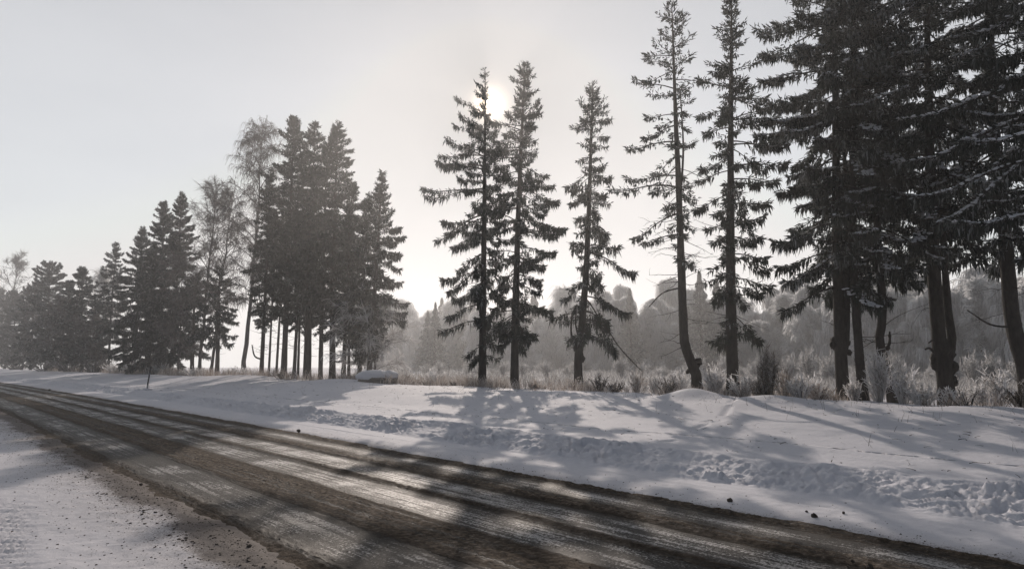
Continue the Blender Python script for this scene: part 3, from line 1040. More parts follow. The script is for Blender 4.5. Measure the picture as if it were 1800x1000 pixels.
# ---- bushy dark clump further left
DG = 'bushy spruces left of the birches'
for i, (lab, bx, tp, hw, cb, u_) in enumerate((
        ('left outer spruce of the bushy dark clump', 240, (251, 402), 40, 636, 24.0),
        ('left peak spruce of the bushy dark clump', 283, (288, 354), 46, 632, 24.0),
        ('right peak spruce of the bushy dark clump', 305, (320, 340), 44, 628, 24.5),
        ('low bushy spruce at the foot of the dark clump', 266, (270, 440), 48, 640, 23.5),
        ('short spruce under the birches right of the dark clump', 386, (386, 468), 38, 600, 26),
        ('small spruce between the dark clump and the birches', 342, (345, 480), 30, 615, 25.5))):
    ys = np.linspace(tp[1], cb, 8)
    pf = [(y, hw * s_, hw * s_) for y, s_ in zip(ys, [0.06, .36, .58, .76, .92, 1.0, 1.05, .9])]
    spruce(lab, DG, (bx, 656), tp, u=u_, prof=pf, crown_bottom=cb, dens=1.35 if i < 4 else 0.9, hang=0.8, sc=1.75, r0=0.24, gaps=0.12, seed=60 + i, dead=4, lift=0.05, frost=0.05)
spruce('young spruce with a thin open crown left of the bushy clump', DG, (196, 652), (205, 427), u=23.5,
       prof=[(427, 2, 2), (455, 14, 14), (490, 24, 22), (520, 30, 22), (560, 26, 20), (600, 24, 22), (630, 14, 14)], crown_bottom=600, dens=.9, hang=.9, sc=1.75, r0=.17, gaps=.3, seed=70, dead=8, frost=.15)
# ---- far left wood edge
FG = 'conifers of the far left wood edge'
for i, (lab, bx, tp, hw, cb, u_) in enumerate((
        ('dark pointed spruce rising over the far left wood edge', 150, (145, 469), 36, 630, 22.5),
        ('shorter spruce left of the pointed far spruce', 122, (121, 494), 32, 632, 23),
        ('rounded pale pine of the far left wood edge', 88, (88, 468), 40, 628, 22.5),
        ('squat dark pine left of the rounded pine', 60, (62, 505), 34, 632, 23),
        ('dark pine behind the bare birch at the left edge', 28, (28, 520), 36, 634, 23),
        ('dark spruce cut by the left edge of the view', 0, (0, 508), 36, 634, 22.5),
        ('low dark spruce right of the pointed far spruce', 172, (172, 528), 28, 634, 23))):
    ys = np.linspace(tp[1], cb, 8)
    s8 = [0.06, .36, .58, .76, .92, 1.0, 1.05, .9] if i in (0, 1, 5, 6) else [.25, .62, .8, .95, 1.0, 1.0, .95, .8]
    pf = [(y, hw * s_, hw * s_) for y, s_ in zip(ys, s8)]
    spruce(lab, FG, (bx, 652), tp, u=u_, prof=pf, crown_bottom=cb, dens=1.3, hang=0.5, sc=2.5, r0=0.26, gaps=0.1, seed=80 + i, name='pine_tree' if 'pine' in lab else 'spruce_tree', lift=0.08,
           frost=0.16 if i == 2 else 0.05)


# ------------------------------------------------------------------ bare broadleaf trees
def bare_geo(H, spread, weep, nl, nsub, ntw, tw_w, r0, seed, crown0=0.3, fan=0.9, lean=0.0, twl=1.0):
    """returns trunk, limb and twig meshes (Geo) around the origin"""
    global rng
    rng = np.random.default_rng(seed)
    gt, gl, gw = Geo(), Geo(), Geo()
    n = 16
    z = np.linspace(-0.15, H, n)
    wob = np.cumsum(rng.normal(0, 0.012 * H / 4, (n, 2)), axis=0)
    T = np.stack([wob[:, 0] + lean * z, wob[:, 1], z], -1)
    tube(gt, T, r0 * (1 - np.linspace(0, 1, n)) ** 0.9 * (1 + .3 * np.exp(-z / .4)) + 0.012, 8, bumps=0.05)
    starts, dirs, lens = [], [], []
    for i in range(nl):
        t = crown0 + (0.97 - crown0) * ((i + rng.random()) / nl)
        P0 = np.array([np.interp(t * H, z, T[:, k]) for k in range(3)])
        az = i * 2.4 + rng.normal(0, 0.4)
        rel = (t - crown0) / (1 - crown0)
        ln = spread * (math.sin(math.pi * (0.18 + 0.74 * rel))) * rng.uniform(0.7, 1.15)
        up = fan * (0.75 + 0.5 * rel) + rng.normal(0, 0.12)
        k = 8
        pit = up - np.linspace(0, 1, k) * (0.35 + weep * 0.7)
        azs = az + np.cumsum(rng.normal(0, 0.12, k))
        d = np.stack([np.cos(pit) * np.cos(azs), np.cos(pit) * np.sin(azs), np.sin(pit)], -1)
        Q = P0 + np.vstack([np.zeros(3), np.cumsum(d[:-1] * ln / (k - 1), 0)])
        tube(gl, Q, np.linspace(min(r0 * 0.35, 0.02 + 0.012 * ln) * (1 - .5 * rel), 0.008, k), 4, cap=False)
        sub = rng.random(nsub) ** 0.7
        for s in sub:
            i0 = min(int(s * (k - 1)), k - 2)
            p = Q[i0] + (Q[i0 + 1] - Q[i0]) * (s * (k - 1) - i0)
            dd = d[i0] + rng.normal(0, 0.55, 3)
            dd[2] += 0.15
            starts.append(p)
            dirs.append(unit(dd))
            lens.append(ln * (0.22 + 0.3 * rng.random()) * (1.1 - 0.5 * s) + 0.25)
    # leader tip twigs
    for i in range(nsub * 2):
        t = rng.uniform(0.85, 1.0)
        starts.append(np.array([np.interp(t * H, z, T[:, k]) for k in range(3)]))
        dirs.append(unit(np.array([rng.normal(0, .6), rng.normal(0, .6), 1.0])))
        lens.append(H * 0.05 * rng.uniform(.5, 1.2))
    S = np.array(starts)
    D = np.array(dirs)
    L = np.array(lens)[:, None]
    down = np.array([0, 0, -1.0])
    A1 = S + D * L * 0.5
    A2 = A1 + unit(D + down * weep * 0.5) * L * 0.5
    ribbons(gw, np.stack([S, A1, A2], 1), np.full(len(S), tw_w * 1.4), a=np.clip(rng.beta(2, 3, len(S)), 0, 1))
    m = len(S) * ntw
    b = rng.integers(0, len(S), m)
    f = rng.random((m, 1))
    P = np.where(f < 0.5, S[b] + (A1[b] - S[b]) * f * 2, A1[b] + (A2[b] - A1[b]) * (f * 2 - 1))
    d0 = unit(D[b] + rng.normal(0, 0.7, (m, 3)))
    l = rng.uniform(0.25, 0.8, (m, 1)) * twl
    p1 = P + d0 * l * 0.4
    p2 = p1 + unit(d0 * (1 - 0.5 * weep) + down * weep * 1.2) * l * 0.5
    p3 = p2 + unit(d0 * (0.6 - 0.55 * weep) + down * weep * 1.6 + rng.normal(0, .12, (m, 3))) * l * (0.4 + 0.9 * weep)
    ribbons(gw, np.stack([P, p1, p2, p3], 1), np.full(m, tw_w), a=np.clip(rng.beta(2, 2.5, m), 0, 1))
    return gt, gl, gw


def bare_tree(name, label, cat, group, px, u, top_y, args, bark, twig, Z=None):
    if Z is None:
        B, Zd = ground_at(px, u)
    else:
        x = (px - 900) / 1200 * Z
        B = np.array([x, Z, ground_z(x, Z)])
        Zd = Z
    H = z_of(top_y, Zd) - B[2]
    g = bare_geo(H, **args)
    root = thing(name, label, cat, tuple(B), group)
    link('trunk', g[0].mesh('trunk', [bark], True), root)
    o = link('branch_wood', g[1].mesh('branch_wood', [bark], True), root)
    o['kind'] = 'stuff'
    link('crown', g[2].mesh('crown', [twig]), root)
    return root


BG = 'birches of the roadside row'
bare_tree('birch_tree', 'tall weeping birch left of the tall spruce clump', 'tree', BG, 431, 26, 222, dict(spread=4.6, weep=0.6, nl=44, nsub=11, ntw=16, tw_w=0.04, r0=.24, seed=201, crown0=.25, fan=.9, lean=0.04, twl=1.0), BIRCHB, BIRCHT)
bare_tree('birch_tree', 'bare birch with upright twigs beside the bushy dark clump', 'tree', BG, 354, 25.5, 325, dict(spread=4.2, weep=0.15, nl=34, nsub=9, ntw=14, tw_w=0.04, r0=.20, seed=202, crown0=.3, fan=1.0, lean=.03), GREYB, BIRCHT)
bare_tree('birch_tree', 'drooping middle birch between the two other birches', 'tree', BG, 374, 26.5, 338, dict(spread=3.8, weep=0.6, nl=34, nsub=9, ntw=14, tw_w=0.04, r0=.18, seed=203, crown0=.3, fan=.85, lean=.07, twl=1.0), GREYB, BIRCHT)
bare_tree('birch_tree', 'bare upright birch over the far pines at the left edge', 'tree', BG, 14, 21.5, 458, dict(spread=7.0, weep=0.05, nl=22, nsub=7, ntw=12, tw_w=0.09, r0=.22, seed=204, crown0=.4, fan=1.05, lean=.03, twl=1.6), GREYB, BIRCHT)
bare_tree('birch_tree', 'pale frosted birch behind the young spruce at the left', 'tree', BG, 178, 27, 478, dict(spread=4.5, weep=0.3, nl=20, nsub=8, ntw=14, tw_w=0.10, r0=.18, seed=205, crown0=.3, fan=.9, twl=1.4), GREYB, FROSTY)
bare_tree('alder_tree', 'grey leafless tree with a slanting stem before the far pines', 'tree', BG, 44, 21, 545, dict(spread=4.5, weep=0.15, nl=16, nsub=7, ntw=14, tw_w=0.09, r0=.20, seed=206, crown0=.25, fan=.8, lean=.12), GREYB, BIRCHT)
bare_tree('alder_tree', 'grey leafless tree before the pointed far spruce', 'tree', BG, 112, 21, 535, dict(spread=4.5, weep=0.2, nl=16, nsub=8, ntw=18, tw_w=0.09, r0=.16, seed=207, crown0=.2, fan=.8, lean=-.02), GREYB, BIRCHT)
bare_tree('alder_tree', 'low frosted tree right of the far pointed spruce', 'tree', BG, 165, 22, 560, dict(spread=3.6, weep=0.2, nl=16, nsub=8, ntw=18, tw_w=0.09, r0=.12, seed=208, crown0=.1, fan=.7), GREYB, BIRCHT)
bare_tree('alder_tree', 'frosted low tree at the right foot of the tall clump', 'tree', BG, 662, 26.5, 545, dict(spread=3.6, weep=0.25, nl=18, nsub=8, ntw=18, tw_w=0.05, r0=.10, seed=209, crown0=.12, fan=.5), GREYB, FROSTY)
bare_tree('alder_tree', 'thin leafless sapling tangle below the bushy dark clump', 'tree', BG, 318, 23.5, 450, dict(spread=3.6, weep=0.35, nl=18, nsub=8, ntw=18, tw_w=0.06, r0=.10, seed=210, crown0=.15, fan=.8), GREYB, BIRCHT)

# ------------------------------------------------------------------ the frosted wood across the field
back_defs = []
for k in range(5):
    args = [dict(spread=2.4, weep=.75, nl=26, nsub=9, ntw=20, tw_w=.15, r0=.2, crown0=.10, fan=0.98, twl=1.8),
            dict(spread=2.9, weep=.45, nl=26, nsub=9, ntw=20, tw_w=.15, r0=.2, crown0=.08, fan=1.04, twl=1.6),
            dict(spread=2.0, weep=.6, nl=24, nsub=9, ntw=20, tw_w=.15, r0=.18, crown0=.10, fan=1.22, twl=1.6),
            dict(spread=3.1, weep=.9, nl=26, nsub=10, ntw=20, tw_w=.15, r0=.2, crown0=.12, fan=0.85, twl=2.2),
            dict(spread=2.3, weep=.2, nl=26, nsub=9, ntw=20, tw_w=.15, r0=.16, crown0=.10, fan=1.16, twl=1.3)][k]
    g = bare_geo(12.0, seed=300 + k, **args)
    back_defs.append((g[0].mesh('trunk', [GREYB], True), g[1].mesh('branch_wood', [GREYB], True), g[2].mesh('crown', [BACKF])))


def back_conifer(seed):
    global rng
    rng = np.random.default_rng(seed)
    H = 13.0
    gt, gc = Geo(), Geo()
    tube(gt, np.array([(0, 0, -.2), (0.05, 0, H * .5), (0, 0, H)]), [0.22, 0.14, 0.02], 7)
    n = 9000
    t = rng.random(n) ** 0.8
    rad = (1 - t) * 2.4 * (0.45 + 0.55 * rng.random(n) ** 0.5) * (0.8 + 0.35 * np.sin(t * 60 + rng.uniform(-.6, .6, n))) + 0.05
    az = rng.uniform(0, 6.283, n)
    P = np.stack([rad * np.cos(az), rad * np.sin(az), 0.8 + t * (H - 0.8) - rad * 0.15], -1)
    D = np.stack([np.cos(az), np.sin(az), rng.uniform(-.9, .4, n)], -1)
    blades(gc, P, unit(D) * rng.uniform(.3, .7, (n, 1)) * (1.15 - t[:, None]), rng.uniform(.16, .30, n), a=np.clip(rng.beta(1.3, 2.6, n), 0, 1))
    return gt.mesh('trunk', [BARK], True), None, gc.mesh('crown', [SPRUCE_F])


SPRUCE_F = mat_foliage('frosted_needles', (0.15, 0.158, 0.155), (0.34, 0.348, 0.348), (0.60, 0.61, 0.62), 0.25)
back_defs.append(back_conifer(320))
back_defs.append(back_conifer(321))
rb = np.random.default_rng(77)
BK_LABEL = {0: 'hazy frosted broadleaf tree in the pale wood across the snowy field', 1: 'hazy pointed spruce in the pale wood across the snowy field'}


def back_tree(px, Z, H, kind, label=None, gz=None):
    x = (px - 900) / 1200 * Z
    gzv = 0.42
    con = kind >= 5
    root = thing('frosted_tree' if not con else 'spruce_tree', label or BK_LABEL[1 if con else 0], 'tree', (x, Z, gzv),
                 None if label else ('hazy broadleaf trees of the wood across the field' if not con else 'hazy spruces of the wood across the field'))
    s = H / (13.0 if con else 12.0)
    w = s * rb.uniform(.85, 1.25)
    root.rotation_euler = (0, 0, rb.uniform(0, 6.28))
    root.scale = (w, w, s)
    for nm, me in zip(('trunk', 'branch_wood', 'crown'), back_defs[kind]):
        if me is not None:
            o = link(nm, me, root)
            if nm == 'branch_wood':
                o['kind'] = 'stuff'


def back_Z(px):
    return float(np.interp(px, [560, 700, 900, 1100, 1300, 1500, 1700, 2000], [230, 165, 135, 118, 104, 88, 74, 60]))


px = 655
while px < 1900:
    for lay, (dz, hs_) in enumerate(((0, 0.80), (9, 1.0), (18, 1.12))):
        p = px + rb.uniform(-14, 14)
        Z = back_Z(p) + dz + rb.uniform(-3, 3)
        H = 13.2 * hs_ * rb.uniform(0.70, 1.22) * (0.84 if p > 1180 else 1.0)
        con = rb.random() < (0.06 if lay == 0 else 0.24)
        back_tree(p, Z, H * (1.05 if con else 1), int(rb.integers(5, 7)) if con else int(rb.integers(0, 5)))
    px += 1.75 * 1200 / back_Z(px) * 1.25
back_tree(765, 122, 12.6, 5, 'dim grey spruce standing before the wood left of the sunlit spruce')
back_tree(752, 128, 11.5, 6, 'slightly smaller dim spruce close left of the dim grey spruce')
back_tree(1232, 103, 15.6, 6, 'pointed spruce tip rising over the wood beside the bent thin spruce')
back_tree(1262, 105, 14.8, 5, 'pointed spruce tip over the wood left of the straight slim spruce')
back_tree(1108, 112, 14.0, 6, 'hazy spruce in the wood seen between the burl spruce and the thin spruce')


# ------------------------------------------------------------------ bushes and dry stalks
def bush_geo(h, w, n, tw, up, tww, seed, curl=0.2):
    global rng
    rng = np.random.default_rng(seed)
    g = Geo()
    az = rng.uniform(0, 6.283, n)
    r = rng.random(n) ** 0.6
    tip = np.stack([np.cos(az) * r * w, np.sin(az) * r * w, h * rng.uniform(0.5, 1.05, n) * (1 - 0.35 * r)], -1)
    b = np.stack([np.cos(az) * r * w * .25, np.sin(az) * r * w * .25, np.full(n, -0.08)], -1)
    mid = b * 0.45 + tip * 0.55 + np.stack([rng.normal(0, .05, n), rng.normal(0, .05, n), np.full(n, .06)], -1) * h
    P = np.stack([b, (b + mid) / 2, mid, (mid + tip) / 2 + rng.normal(0, .02, (n, 3)) * h, tip], 1)
    fr0 = np.clip(rng.beta(2.2, 2.2, n), 0, 1)
    ribbons(g, P, np.full(n, tww * 1.3), a=fr0)
    m = n * tw
    k = rng.integers(0, n, m)
    f = rng.uniform(0.25, 1.0, (m, 1))
    p = np.where(f < .55, b[k] + (mid[k] - b[k]) * f / .55, mid[k] + (tip[k] - mid[k]) * (f - .55) / .45)
    d = unit(unit(tip[k] - b[k]) * up + rng.normal(0, 0.55, (m, 3)))
    l = h * rng.uniform(.07, .20, (m, 1))
    ribbons(g, np.stack([p, p + d * l * .6, p + d * l + rng.normal(0, curl * .1, (m, 3)) * h], 1), np.full(m, tww), a=np.clip(fr0[k] + rng.normal(.12, .2, m), 0, 1))
    return g


def bush(label, px, u, h, w, n=26, tw=12, up=1.0, tww=.022, mat=None, seed=0, name='bush', cat='bush', group='frosted bushes along the tree row', curl=.2):
    B, Zd = ground_at(px, u)
    root = thing(name, label, cat, tuple(B), group)
    g = bush_geo(h, w, n, tw, up, tww, seed, curl)
    link('twig_crown', g.mesh('twig_crown', [mat or FROSTY]), root)
    gs = Geo()
    for i in range(5):
        a = rng.uniform(0, 6.28)
        tip = np.array([math.cos(a) * w * .4, math.sin(a) * w * .4, h * .6])
        tube(gs, smooth_line([(0, 0, -.1), tip * .5 + rng.normal(0, .04, 3), tip], 5), np.linspace(.014, .005, 5), 4, cap=False)
    o = link('stem', gs.mesh('stem', [GREYB], True), root)
    return root


DARKB = mat_foliage('dark_twigs', (0.035, 0.03, 0.026), (0.085, 0.075, 0.066), (0.42, 0.41, 0.41), 0.35)
for i, a in enumerate((
        ('round frosted bush left of the sunlit spruce', 762, 24, 1.15, .75, 34, 12, 1.0, .026, FROSTY),
        ('low reddish frosted bush in front of the round frosted bush', 747, 22.5, .45, .6, 24, 8, .8, .022, DRYG),
        ('small dark weed tuft left of the round frosted bush', 716, 24, .75, .45, 22, 10, 1.0, .03, DARKB),
        ('dark flattened tuft at the foot of the sunlit spruce', 800, 23, .35, .9, 30, 8, .4, .026, DARKB),
        ('low tuft right of the second spruce trunk', 945, 23, .42, .8, 36, 8, .9, .022, DRYG),
        ('brown grassy bush under the burl spruce', 1008, 23, .75, .75, 40, 9, 1.0, .02, DRYG),
        ('dark bush right of the burl spruce', 1052, 22.5, .85, .5, 40, 10, 1.0, .02, DARKB),
        ('dark low bush next to the dark bush of the burl spruce', 1078, 22.6, .6, .5, 34, 10, 1.0, .02, DARKB),
        ('tall dry stalk bush under the drooping bough', 1118, 23, 1.1, .35, 34, 8, 1.3, .016, DRYG),
        ('grey frosted bush left of the snow mound', 1150, 23.5, .85, .6, 34, 10, 1.0, .022, FROSTY),
        ('dark spiky bush against the snow mound', 1172, 22.8, .85, .55, 46, 9, 1.2, .02, DARKB),
        ('pale plumed bush leaning right behind the snow mound', 1193, 24.5, 1.15, .55, 26, 12, 1.0, .026, FROSTY),
        ('white frosted bush between the bent and straight stems', 1253, 23.8, 1.25, .55, 40, 12, 1.3, .026, FROSTY),
        ('frosted bush right of the straight slim stem', 1302, 23, .85, .6, 34, 12, 1.0, .024, FROSTY),
        ('dark brown bush beside the dry sapling', 1332, 22.0, .85, .4, 50, 10, 1.1, .02, DARKB),
        ('wide reddish frosted bush right of the dry sapling', 1376, 22.5, 1.25, .65, 50, 12, 1.1, .02, DRYG),
        ('small white bush at the foot of the reddish bush', 1402, 22.0, .7, .5, 34, 10, 1.0, .022, FROSTY),
        ('low frosted tangle left of the forked trunk', 1432, 22.8, .6, .6, 40, 10, .7, .022, DRYG),
        ('frosted arching bush left of the forked trunk', 1416, 23.6, .85, .5, 26, 10, 1.0, .024, FROSTY),
        ('small white bush between the forked and slim trunks', 1494, 23.6, .7, .3, 26, 10, 1.2, .024, FROSTY),
        ('tall white frosted bush between the slim and wavy trunks', 1538, 24, 1.7, .38, 30, 14, 1.4, .026, FROSTY),
        ('curled frosted bush right of the wavy trunk', 1580, 23.6, 1.25, .45, 26, 11, 1.1, .026, FROSTY),
        ('low white frosted bush left of the gnarled trunk', 1612, 23.4, .7, .55, 34, 11, .9, .024, FROSTY),
        ('grey bush at the foot of the gnarled trunk', 1668, 23.4, .6, .5, 32, 10, .9, .022, FROSTY),
        ('sparse twiggy bush leaning on the bank crest', 1690, 21.6, .7, .55, 14, 8, .9, .014, DARKB),
        ('frosted bush right of the gnarled trunk', 1715, 23.8, .8, .6, 32, 11, .9, .022, FROSTY),
        ('tall loose frosted bush right of the gnarled trunk', 1745, 24.5, 1.2, .6, 26, 12, 1.0, .022, FROSTY),
        ('dark bush at the foot of the right-edge trunk', 1785, 22.6, .85, .55, 44, 10, 1.0, .02, DARKB),
        ('frosted weed clump beside the snow covered boulder', 700, 25, .6, .6, 30, 9, 1.0, .03, FROSTY),
        ('low frosted weeds on the bank before the boulder', 640, 23.2, .55, .8, 26, 8, .9, .03, DARKB),
        ('thin frosted weeds left of the clump foot on the bank', 500, 22.8, .8, 1.1, 34, 9, 1.0, .035, DARKB),
        ('frosted weeds under the big weeping birch', 420, 24, 1.2, 1.5, 44, 9, 1.1, .05, FROSTY),
        ('frosted weeds under the bare upright birch', 345, 23.5, 1.2, 1.6, 44, 9, 1.1, .05, FROSTY),
        ('frosted shrubs beside the roadside marker post', 292, 23.5, 1.6, 2.0, 46, 9, 1.1, .06, FROSTY),
        ('pale shrub with a sunlit top left of the marker post', 245, 23.2, 1.8, 2.2, 50, 10, 1.1, .07, FROSTY),
        ('low frosted shrub under the young spruce', 212, 22.8, 1.7, 2.2, 46, 10, 1.0, .07, FROSTY),
        ('wide frosted shrub at the far wood edge right of its middle', 172, 21.8, 2.2, 2.8, 60, 10, 1.0, .08, BIRCHT),
        ('wide frosted shrub in the middle of the far wood edge', 130, 21.5, 2.6, 3.2, 60, 10, 1.0, .08, BIRCHT),
        ('low frosted shrub at the far wood edge left of its middle', 85, 21.2, 2.4, 3.4, 60, 10, 1.0, .09, BIRCHT),
        ('low shrub before the far pines at the left edge', 35, 21, 2.2, 3.6, 60, 10, 1.0, .09, BIRCHT))):
    bush(a[0], a[1], a[2], a[3] * (1.12 if a[9] is FROSTY and a[1] > 1100 else 0.95), a[4], int(a[5] * (1.5 if a[9] is FROSTY else 1.0)), a[6], a[7], a[8] * 1.25, a[9], seed=400 + i)
# hoar-frosted scrub between the row and the wood
SCRUB = mat_foliage('grey_scrub', (0.16, 0.155, 0.15), (0.40, 0.395, 0.395), (0.74, 0.74, 0.75), 0.5)
scrub = []
for k, (h_, w_, n_) in enumerate(((1.9, .9, 60), (2.8, 1.0, 60), (2.2, 1.3, 70), (3.4, .9, 60))):
    g = bush_geo(h_, w_, n_, 14, 1.2, .05, 450 + k, .3)
    scrub.append(g.mesh('twig_crown', [SCRUB]))
rb = np.random.default_rng(78)
px = 690
while px < 1900:
    for f in (0.5, 0.75):
        p = px + rb.uniform(-16, 16)
        Z = back_Z(p) * f * rb.uniform(.93, 1.07) + 8
        x = (p - 900) / 1200 * Z
        if uv_of(x, Z)[0] < 31:
            continue
        root = thing('frosted_shrub', 'hazy frosted shrub in the scrub between the tree row and the pale wood', 'shrub', (x, Z, ground_z(x, Z)), 'hazy shrubs of the scrub before the wood')
        root.rotation_euler = (0, 0, rb.uniform(0, 6.28))
        k_ = rb.uniform(.5, .85)
        root.scale = (k_, k_, k_ * rb.uniform(.85, 1.15))
        link('twig_crown', scrub[int(rb.integers(0, 4))], root)
    px += 30
# a dry brown sapling standing above the bushes
B, Zd = ground_at(1347, 22.2)
sap = thing('dry_sapling', 'tall dark dry sapling sticking up between the frosted bushes', 'sapling', tuple(B))
gs = Geo()
tube(gs, smooth_line([(0, 0, -.1), (.02, 0, .8), (-.03, 0, 1.75)], 8), np.linspace(.022, .006, 8), 5)
link('stem', gs.mesh('stem', [GREYB], True), sap)
gs = bush_geo(2.0, .32, 60, 12, 1.4, .018, 480)
link('twig_crown', gs.mesh('twig_crown', [DARKB]), sap)

# grass and undergrowth along the row: nobody could count it
rng = np.random.default_rng(500)
gg = Geo()
cl = 900
vv = np.concatenate([rng.uniform(0, 45, 700), rng.uniform(45, 150, 500)])
uu = np.where(rng.random(len(vv)) < 0.75, rng.normal(23.4, .9, len(vv)), rng.uniform(22.5, 33, len(vv)))
keep = vnoise(uu * 0.8, vv * 0.35, 7) > 0.33
uu, vv = uu[keep], vv[keep]
xs, ys = xy_of(uu + shift(vv), vv)
zs = bank_h(uu, vv, False)
for x, y, z, v in zip(xs, ys, zs, vv):
    far = max(1.0, y / 28)
    k = int(rng.integers(14, 34))
    h = rng.uniform(.16, .55) * min(far, 1.8)
    a = rng.uniform(0, 6.28, k)
    r = rng.random(k) * .28 * far
    b = np.stack([x + np.cos(a) * r, y + np.sin(a) * r, np.full(k, z - .04)], -1)
    d = np.stack([rng.normal(0, .35, k), rng.normal(0, .35, k), np.ones(k)], -1) * (h * rng.uniform(.5, 1.1, (k, 1)))
    e = b + d
    e[:, 2] -= .15 * h * rng.random(k)
    ribbons(gg, np.stack([b, b + d * .55 + [0, 0, .03], e], 1), np.full(k, .015 * far), a=np.clip(rng.beta(2, 2.2, k) + rng.normal(0, .1), 0, 1))
o = link('dry_grass', gg.mesh('dry_grass', [DRYG]))
o['kind'] = 'stuff'
o['label'] = 'frosted dry grass along the crest of the snow bank'
# rank frosted grass and brush on the open field before the wood
gg = Geo()
for k in range(2500):
    px = rng.uniform(680, 1880)
    Z0 = depth_at_u(px, 29)
    Z = Z0 + (back_Z(px) - Z0) * rng.random() ** 1.3
    x = (px - 900) / 1200 * Z
    z = ground_z(x, Z)
    m = int(rng.integers(9, 17))
    h = rng.uniform(.3, .95)
    b = np.stack([x + rng.normal(0, .45, m), Z + rng.normal(0, .5, m), np.full(m, z - .05)], -1)
    d = np.stack([rng.normal(0, .3, m), rng.normal(0, .3, m), np.ones(m)], -1) * (h * rng.uniform(.5, 1.1, (m, 1)))
    ribbons(gg, np.stack([b, b + d * .55, b + d - [0, 0, .1 * h]], 1), np.full(m, .0011 * Z), a=np.clip(rng.beta(2, 2.6, m), 0, 1))
o = link('field_grass', gg.mesh('field_grass', [SCRUB]))
o['kind'] = 'stuff'
o['label'] = 'rank frosted grass and brush on the field before the wood'
# a few thin stalks poking through the bank snow
gg = Geo()
for k in range(150):
    px = rng.uniform(950, 1800) if k < 110 else rng.uniform(450, 900)
    B, Zd = ground_at(px, rng.uniform(18.5, 22.5) if rng.random() < .8 else rng.uniform(14, 19))
    m = rng.integers(1, 4)
    b = np.repeat(B[None], m, 0) + rng.normal(0, .08, (m, 3)) * [1, 1, 0]
    d = np.stack([rng.normal(.1, .5, m), rng.normal(0, .4, m), np.ones(m)], -1) * rng.uniform(.08, .32, (m, 1))
    ribbons(gg, np.stack([b - [0, 0, .04], b + d * .6, b + d], 1), np.full(m, .009), a=rng.random(m) * .6)
m = 1500
uu = rng.uniform(12.2, 23, m) ** 1.0
vv = rng.random(m) ** 1.5 * 60 + .5
xs, ys = xy_of(uu + shift(vv), vv)
b = np.stack([xs, ys, bank_h(uu, vv, False) + .006], -1)
a = rng.uniform(0, 6.28, m)
d = np.stack([np.cos(a), np.sin(a), rng.uniform(0, .25, m)], -1) * rng.uniform(.03, .16, (m, 1))
ribbons(gg, np.stack([b, b + d * .5 + [0, 0, .006], b + d], 1), rng.uniform(.006, .018, m), a=rng.random(m) * .3)
o = link('dry_stalk_scatter', gg.mesh('dry_stalk_scatter', [DARKB]))
o['kind'] = 'stuff'
o['label'] = 'thin dry stalks and fallen twigs scattered over the snow bank'

# ------------------------------------------------------------------ snow covered boulder
B, Zd = ground_at(665, 22.0)
bo = thing('boulder', 'low boulder under a thick cap of snow at the foot of the clump', 'boulder', tuple(B))


def blob(rx, ry, rz, c, seed, n=26, m=14, amp=.16):
    th, ph_ = np.meshgrid(np.linspace(0, 2 * math.pi, n, endpoint=False), np.linspace(0.02, math.pi - .02, m))
    d = np.stack([np.sin(ph_) * np.cos(th), np.sin(ph_) * np.sin(th), np.cos(ph_)], -1)
    k = 1 + amp * fbm(d[..., 0] * 1.7 + 5, d[..., 1] * 1.7 + d[..., 2] * 1.3, seed, 3)
    V = d * k[..., None] * np.array([rx, ry, rz]) + np.array(c)
    i = (np.arange(m - 1)[:, None] * n + np.arange(n)[None]).ravel()
    j = (np.arange(m - 1)[:, None] * n + (np.arange(n)[None] + 1) % n).ravel()
    F = np.concatenate([np.stack([i, i + n, j + n], -1), np.stack([i, j + n, j], -1)])
    return V.reshape(-1, 3), F


g = Geo()
g.add(*blob(1.25, .8, .55, (0, 0, .12), 3))
link('stone', g.mesh('stone', [ROCK], True), bo)
g = Geo()
g.add(*blob(1.3, .86, .42, (-.02, -.02, .36), 4))
g.add(*blob(.55, .5, .26, (.75, .1, .5), 5))
link('snow_cap', g.mesh('snow_cap', [SNOW], True), bo)

# ------------------------------------------------------------------ roadside marker post
B, Zd = ground_at(265, 11.9)
post = thing('marker_post', 'dark roadside marker post leaning in the ploughed snow', 'marker post', tuple(B))
tipz = z_of(643, Zd) - B[2]
lean = 0.11
g = Geo()
tube(g, [(0, 0, -.3), (lean * .22 * tipz, 0, .22 * tipz)], [.052, .05], 10)
link('post_foot', g.mesh('post_foot', [POLE_L], True), post)
g = Geo()
tube(g, [(lean * .21 * tipz, 0, .21 * tipz), (lean * .66 * tipz, 0, .66 * tipz)], [.047, .045], 10)
shaft_o = link('post_shaft', g.mesh('post_shaft', [POLE_D], True), post)
g = Geo()
tube(g, [(lean * .655 * tipz, 0, .655 * tipz), (lean * .70 * tipz, 0, .70 * tipz)], [.049, .049], 10)
link('reflector_band', g.mesh('reflector_band', [POLE_L], True), shaft_o)
g = Geo()
tube(g, [(lean * .69 * tipz, 0, .69 * tipz), (lean * tipz, 0, tipz)], [.045, .043], 10)
link('post_top', g.mesh('post_top', [POLE_D], True), post)
g = Geo()
g.add(*blob(.32, .3, .13, (0, 0, 0), 8))
link('snow_collar', g.mesh('snow_collar', [SNOW], True), post)

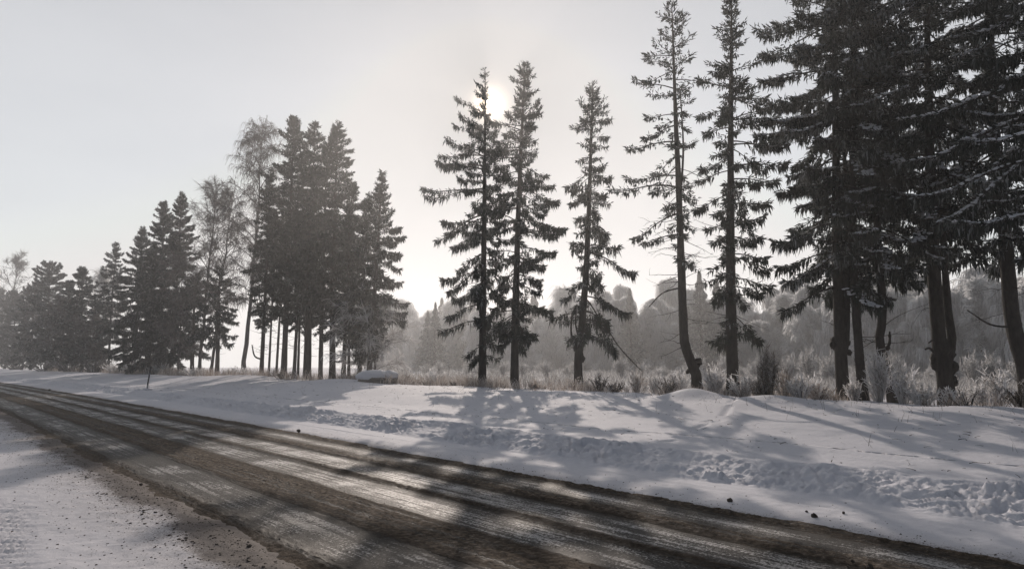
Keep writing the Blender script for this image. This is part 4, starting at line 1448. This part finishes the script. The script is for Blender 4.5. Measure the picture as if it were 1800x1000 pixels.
# ------------------------------------------------------------------ frozen clods
for i, (lab, px, py, r) in enumerate((
        ('dark block of ice alone on the far road edge left of the middle', 525, 755, .10),
        ('upright dark clod on the white shoulder right of the middle', 1283, 878, .075),
        ('pointed dark clod on the white shoulder at the right', 1431, 906, .07),
        ('small clod just left of the pointed dark clod', 1418, 897, .035),
        ('small clod on the thin tyre line at the right', 1483, 899, .035),
        ('brown clod on the gritty strip at the lower right', 1528, 995, .06),
        ('small brown clod next to the lower right clod', 1499, 984, .035),
        ('small dark clod by the ploughed band at the left', 87, 683, .16),
        ('dark clod in the shadow at the near road edge', 438, 958, .045),
        ('dark lump near the middle of the gritty verge', 248, 849, .045))):
    d = ray(px, py + 3)
    t = (0.03 - CAM_H) / d[2]
    P = d * t + np.array([0, 0, CAM_H])
    rng = np.random.default_rng(600 + i)
    r *= 0.52
    g = Geo()
    V, F = blob(r * 1.1, r * .9, r * .85, (0, 0, r * .45), 20 + i, 12, 8, .55)
    V = V + rng.normal(0, r * .07, V.shape)
    g.add(V, F)
    o = link('frozen_clod', g.mesh('frozen_clod', [CLOD], False), None, tuple(P))
    o['label'] = lab
    o['category'] = 'clod'
    o['group'] = 'frozen clods lying about the road'

rng = np.random.default_rng(700)


def scatter(n, us, vmax, hf, smin, smax, pw=1.6):
    v = (rng.random(n) ** pw) * vmax + 0.2
    u = us(n, v)
    z = hf(u, v)
    x, y = xy_of(u + shift(v), v)
    s = smin + (smax - smin) * rng.random(n) ** 6
    S = np.stack([s * rng.uniform(.8, 1.4, n), s * rng.uniform(.8, 1.2, n), s * rng.uniform(.45, .8, n)], -1)
    return np.stack([x, y, z - s * .02], -1), S


g = Geo()
# spray thrown on the near verge, thickest by the road
P, S = scatter(24000, lambda n, v: 3.0 - rng.exponential(.75, n), 32, near_h, .002, .0135, 1.7)
lumps(g, P, S, .35)
P, S = scatter(2600, lambda n, v: 2.75 - np.abs(rng.normal(0, .28, n)), 26, near_h, .004, .024, 1.7)
lumps(g, P, S, .35)
for c, w, n_ in ((3.3, .18, 1500), (4.85, .30, 4200), (6.2, .12, 1500), (7.35, .20, 2500), (8.45, .15, 1500)):
    P, S = scatter(n_, lambda n, v, c=c, w=w: c + rng.normal(0, w, n), 26, road_h, .003, .013, 1.6)
    lumps(g, P, S, .35)
P, S = scatter(2600, lambda n, v: 8.6 + rng.exponential(.35, n), 30, lambda u, v: bank_h(u, v), .0025, .015, 1.6)
lumps(g, P, S, .35)
o = link('frozen_grit', g.mesh('frozen_grit', [CLOD], False))
o['kind'] = 'stuff'
o['label'] = 'frozen grit and mud crumbs thrown over the road and verge'

# ------------------------------------------------------------------ the misty air
HZ = 262.0
me = bpy.data.meshes.new('haze')
z0, z1 = -1.4, 33.0
me.from_pydata([(x * HZ * 1.5, y * HZ * 1.5, z) for z in (z0, z1) for y in (-1, 1) for x in (-1, 1)], [],
               [(0, 2, 3, 1), (4, 5, 7, 6), (0, 1, 5, 4), (2, 6, 7, 3), (0, 4, 6, 2), (1, 3, 7, 5)])
hm, hn, ho = new_mat('frosty_haze')
pv = hn.nodes.new('ShaderNodeVolumePrincipled')
pv.inputs['Color'].default_value = (0.95, 0.96, 0.98, 1)
pv.inputs['Density'].default_value = 0.00115
pv.inputs['Anisotropy'].default_value = 0.68
hn.links.new(pv.outputs[0], ho.inputs['Volume'])
me.materials.append(hm)
o = link('haze', me)
o['kind'] = 'stuff'
o['label'] = 'thin frosty haze hanging over the road and the wood'
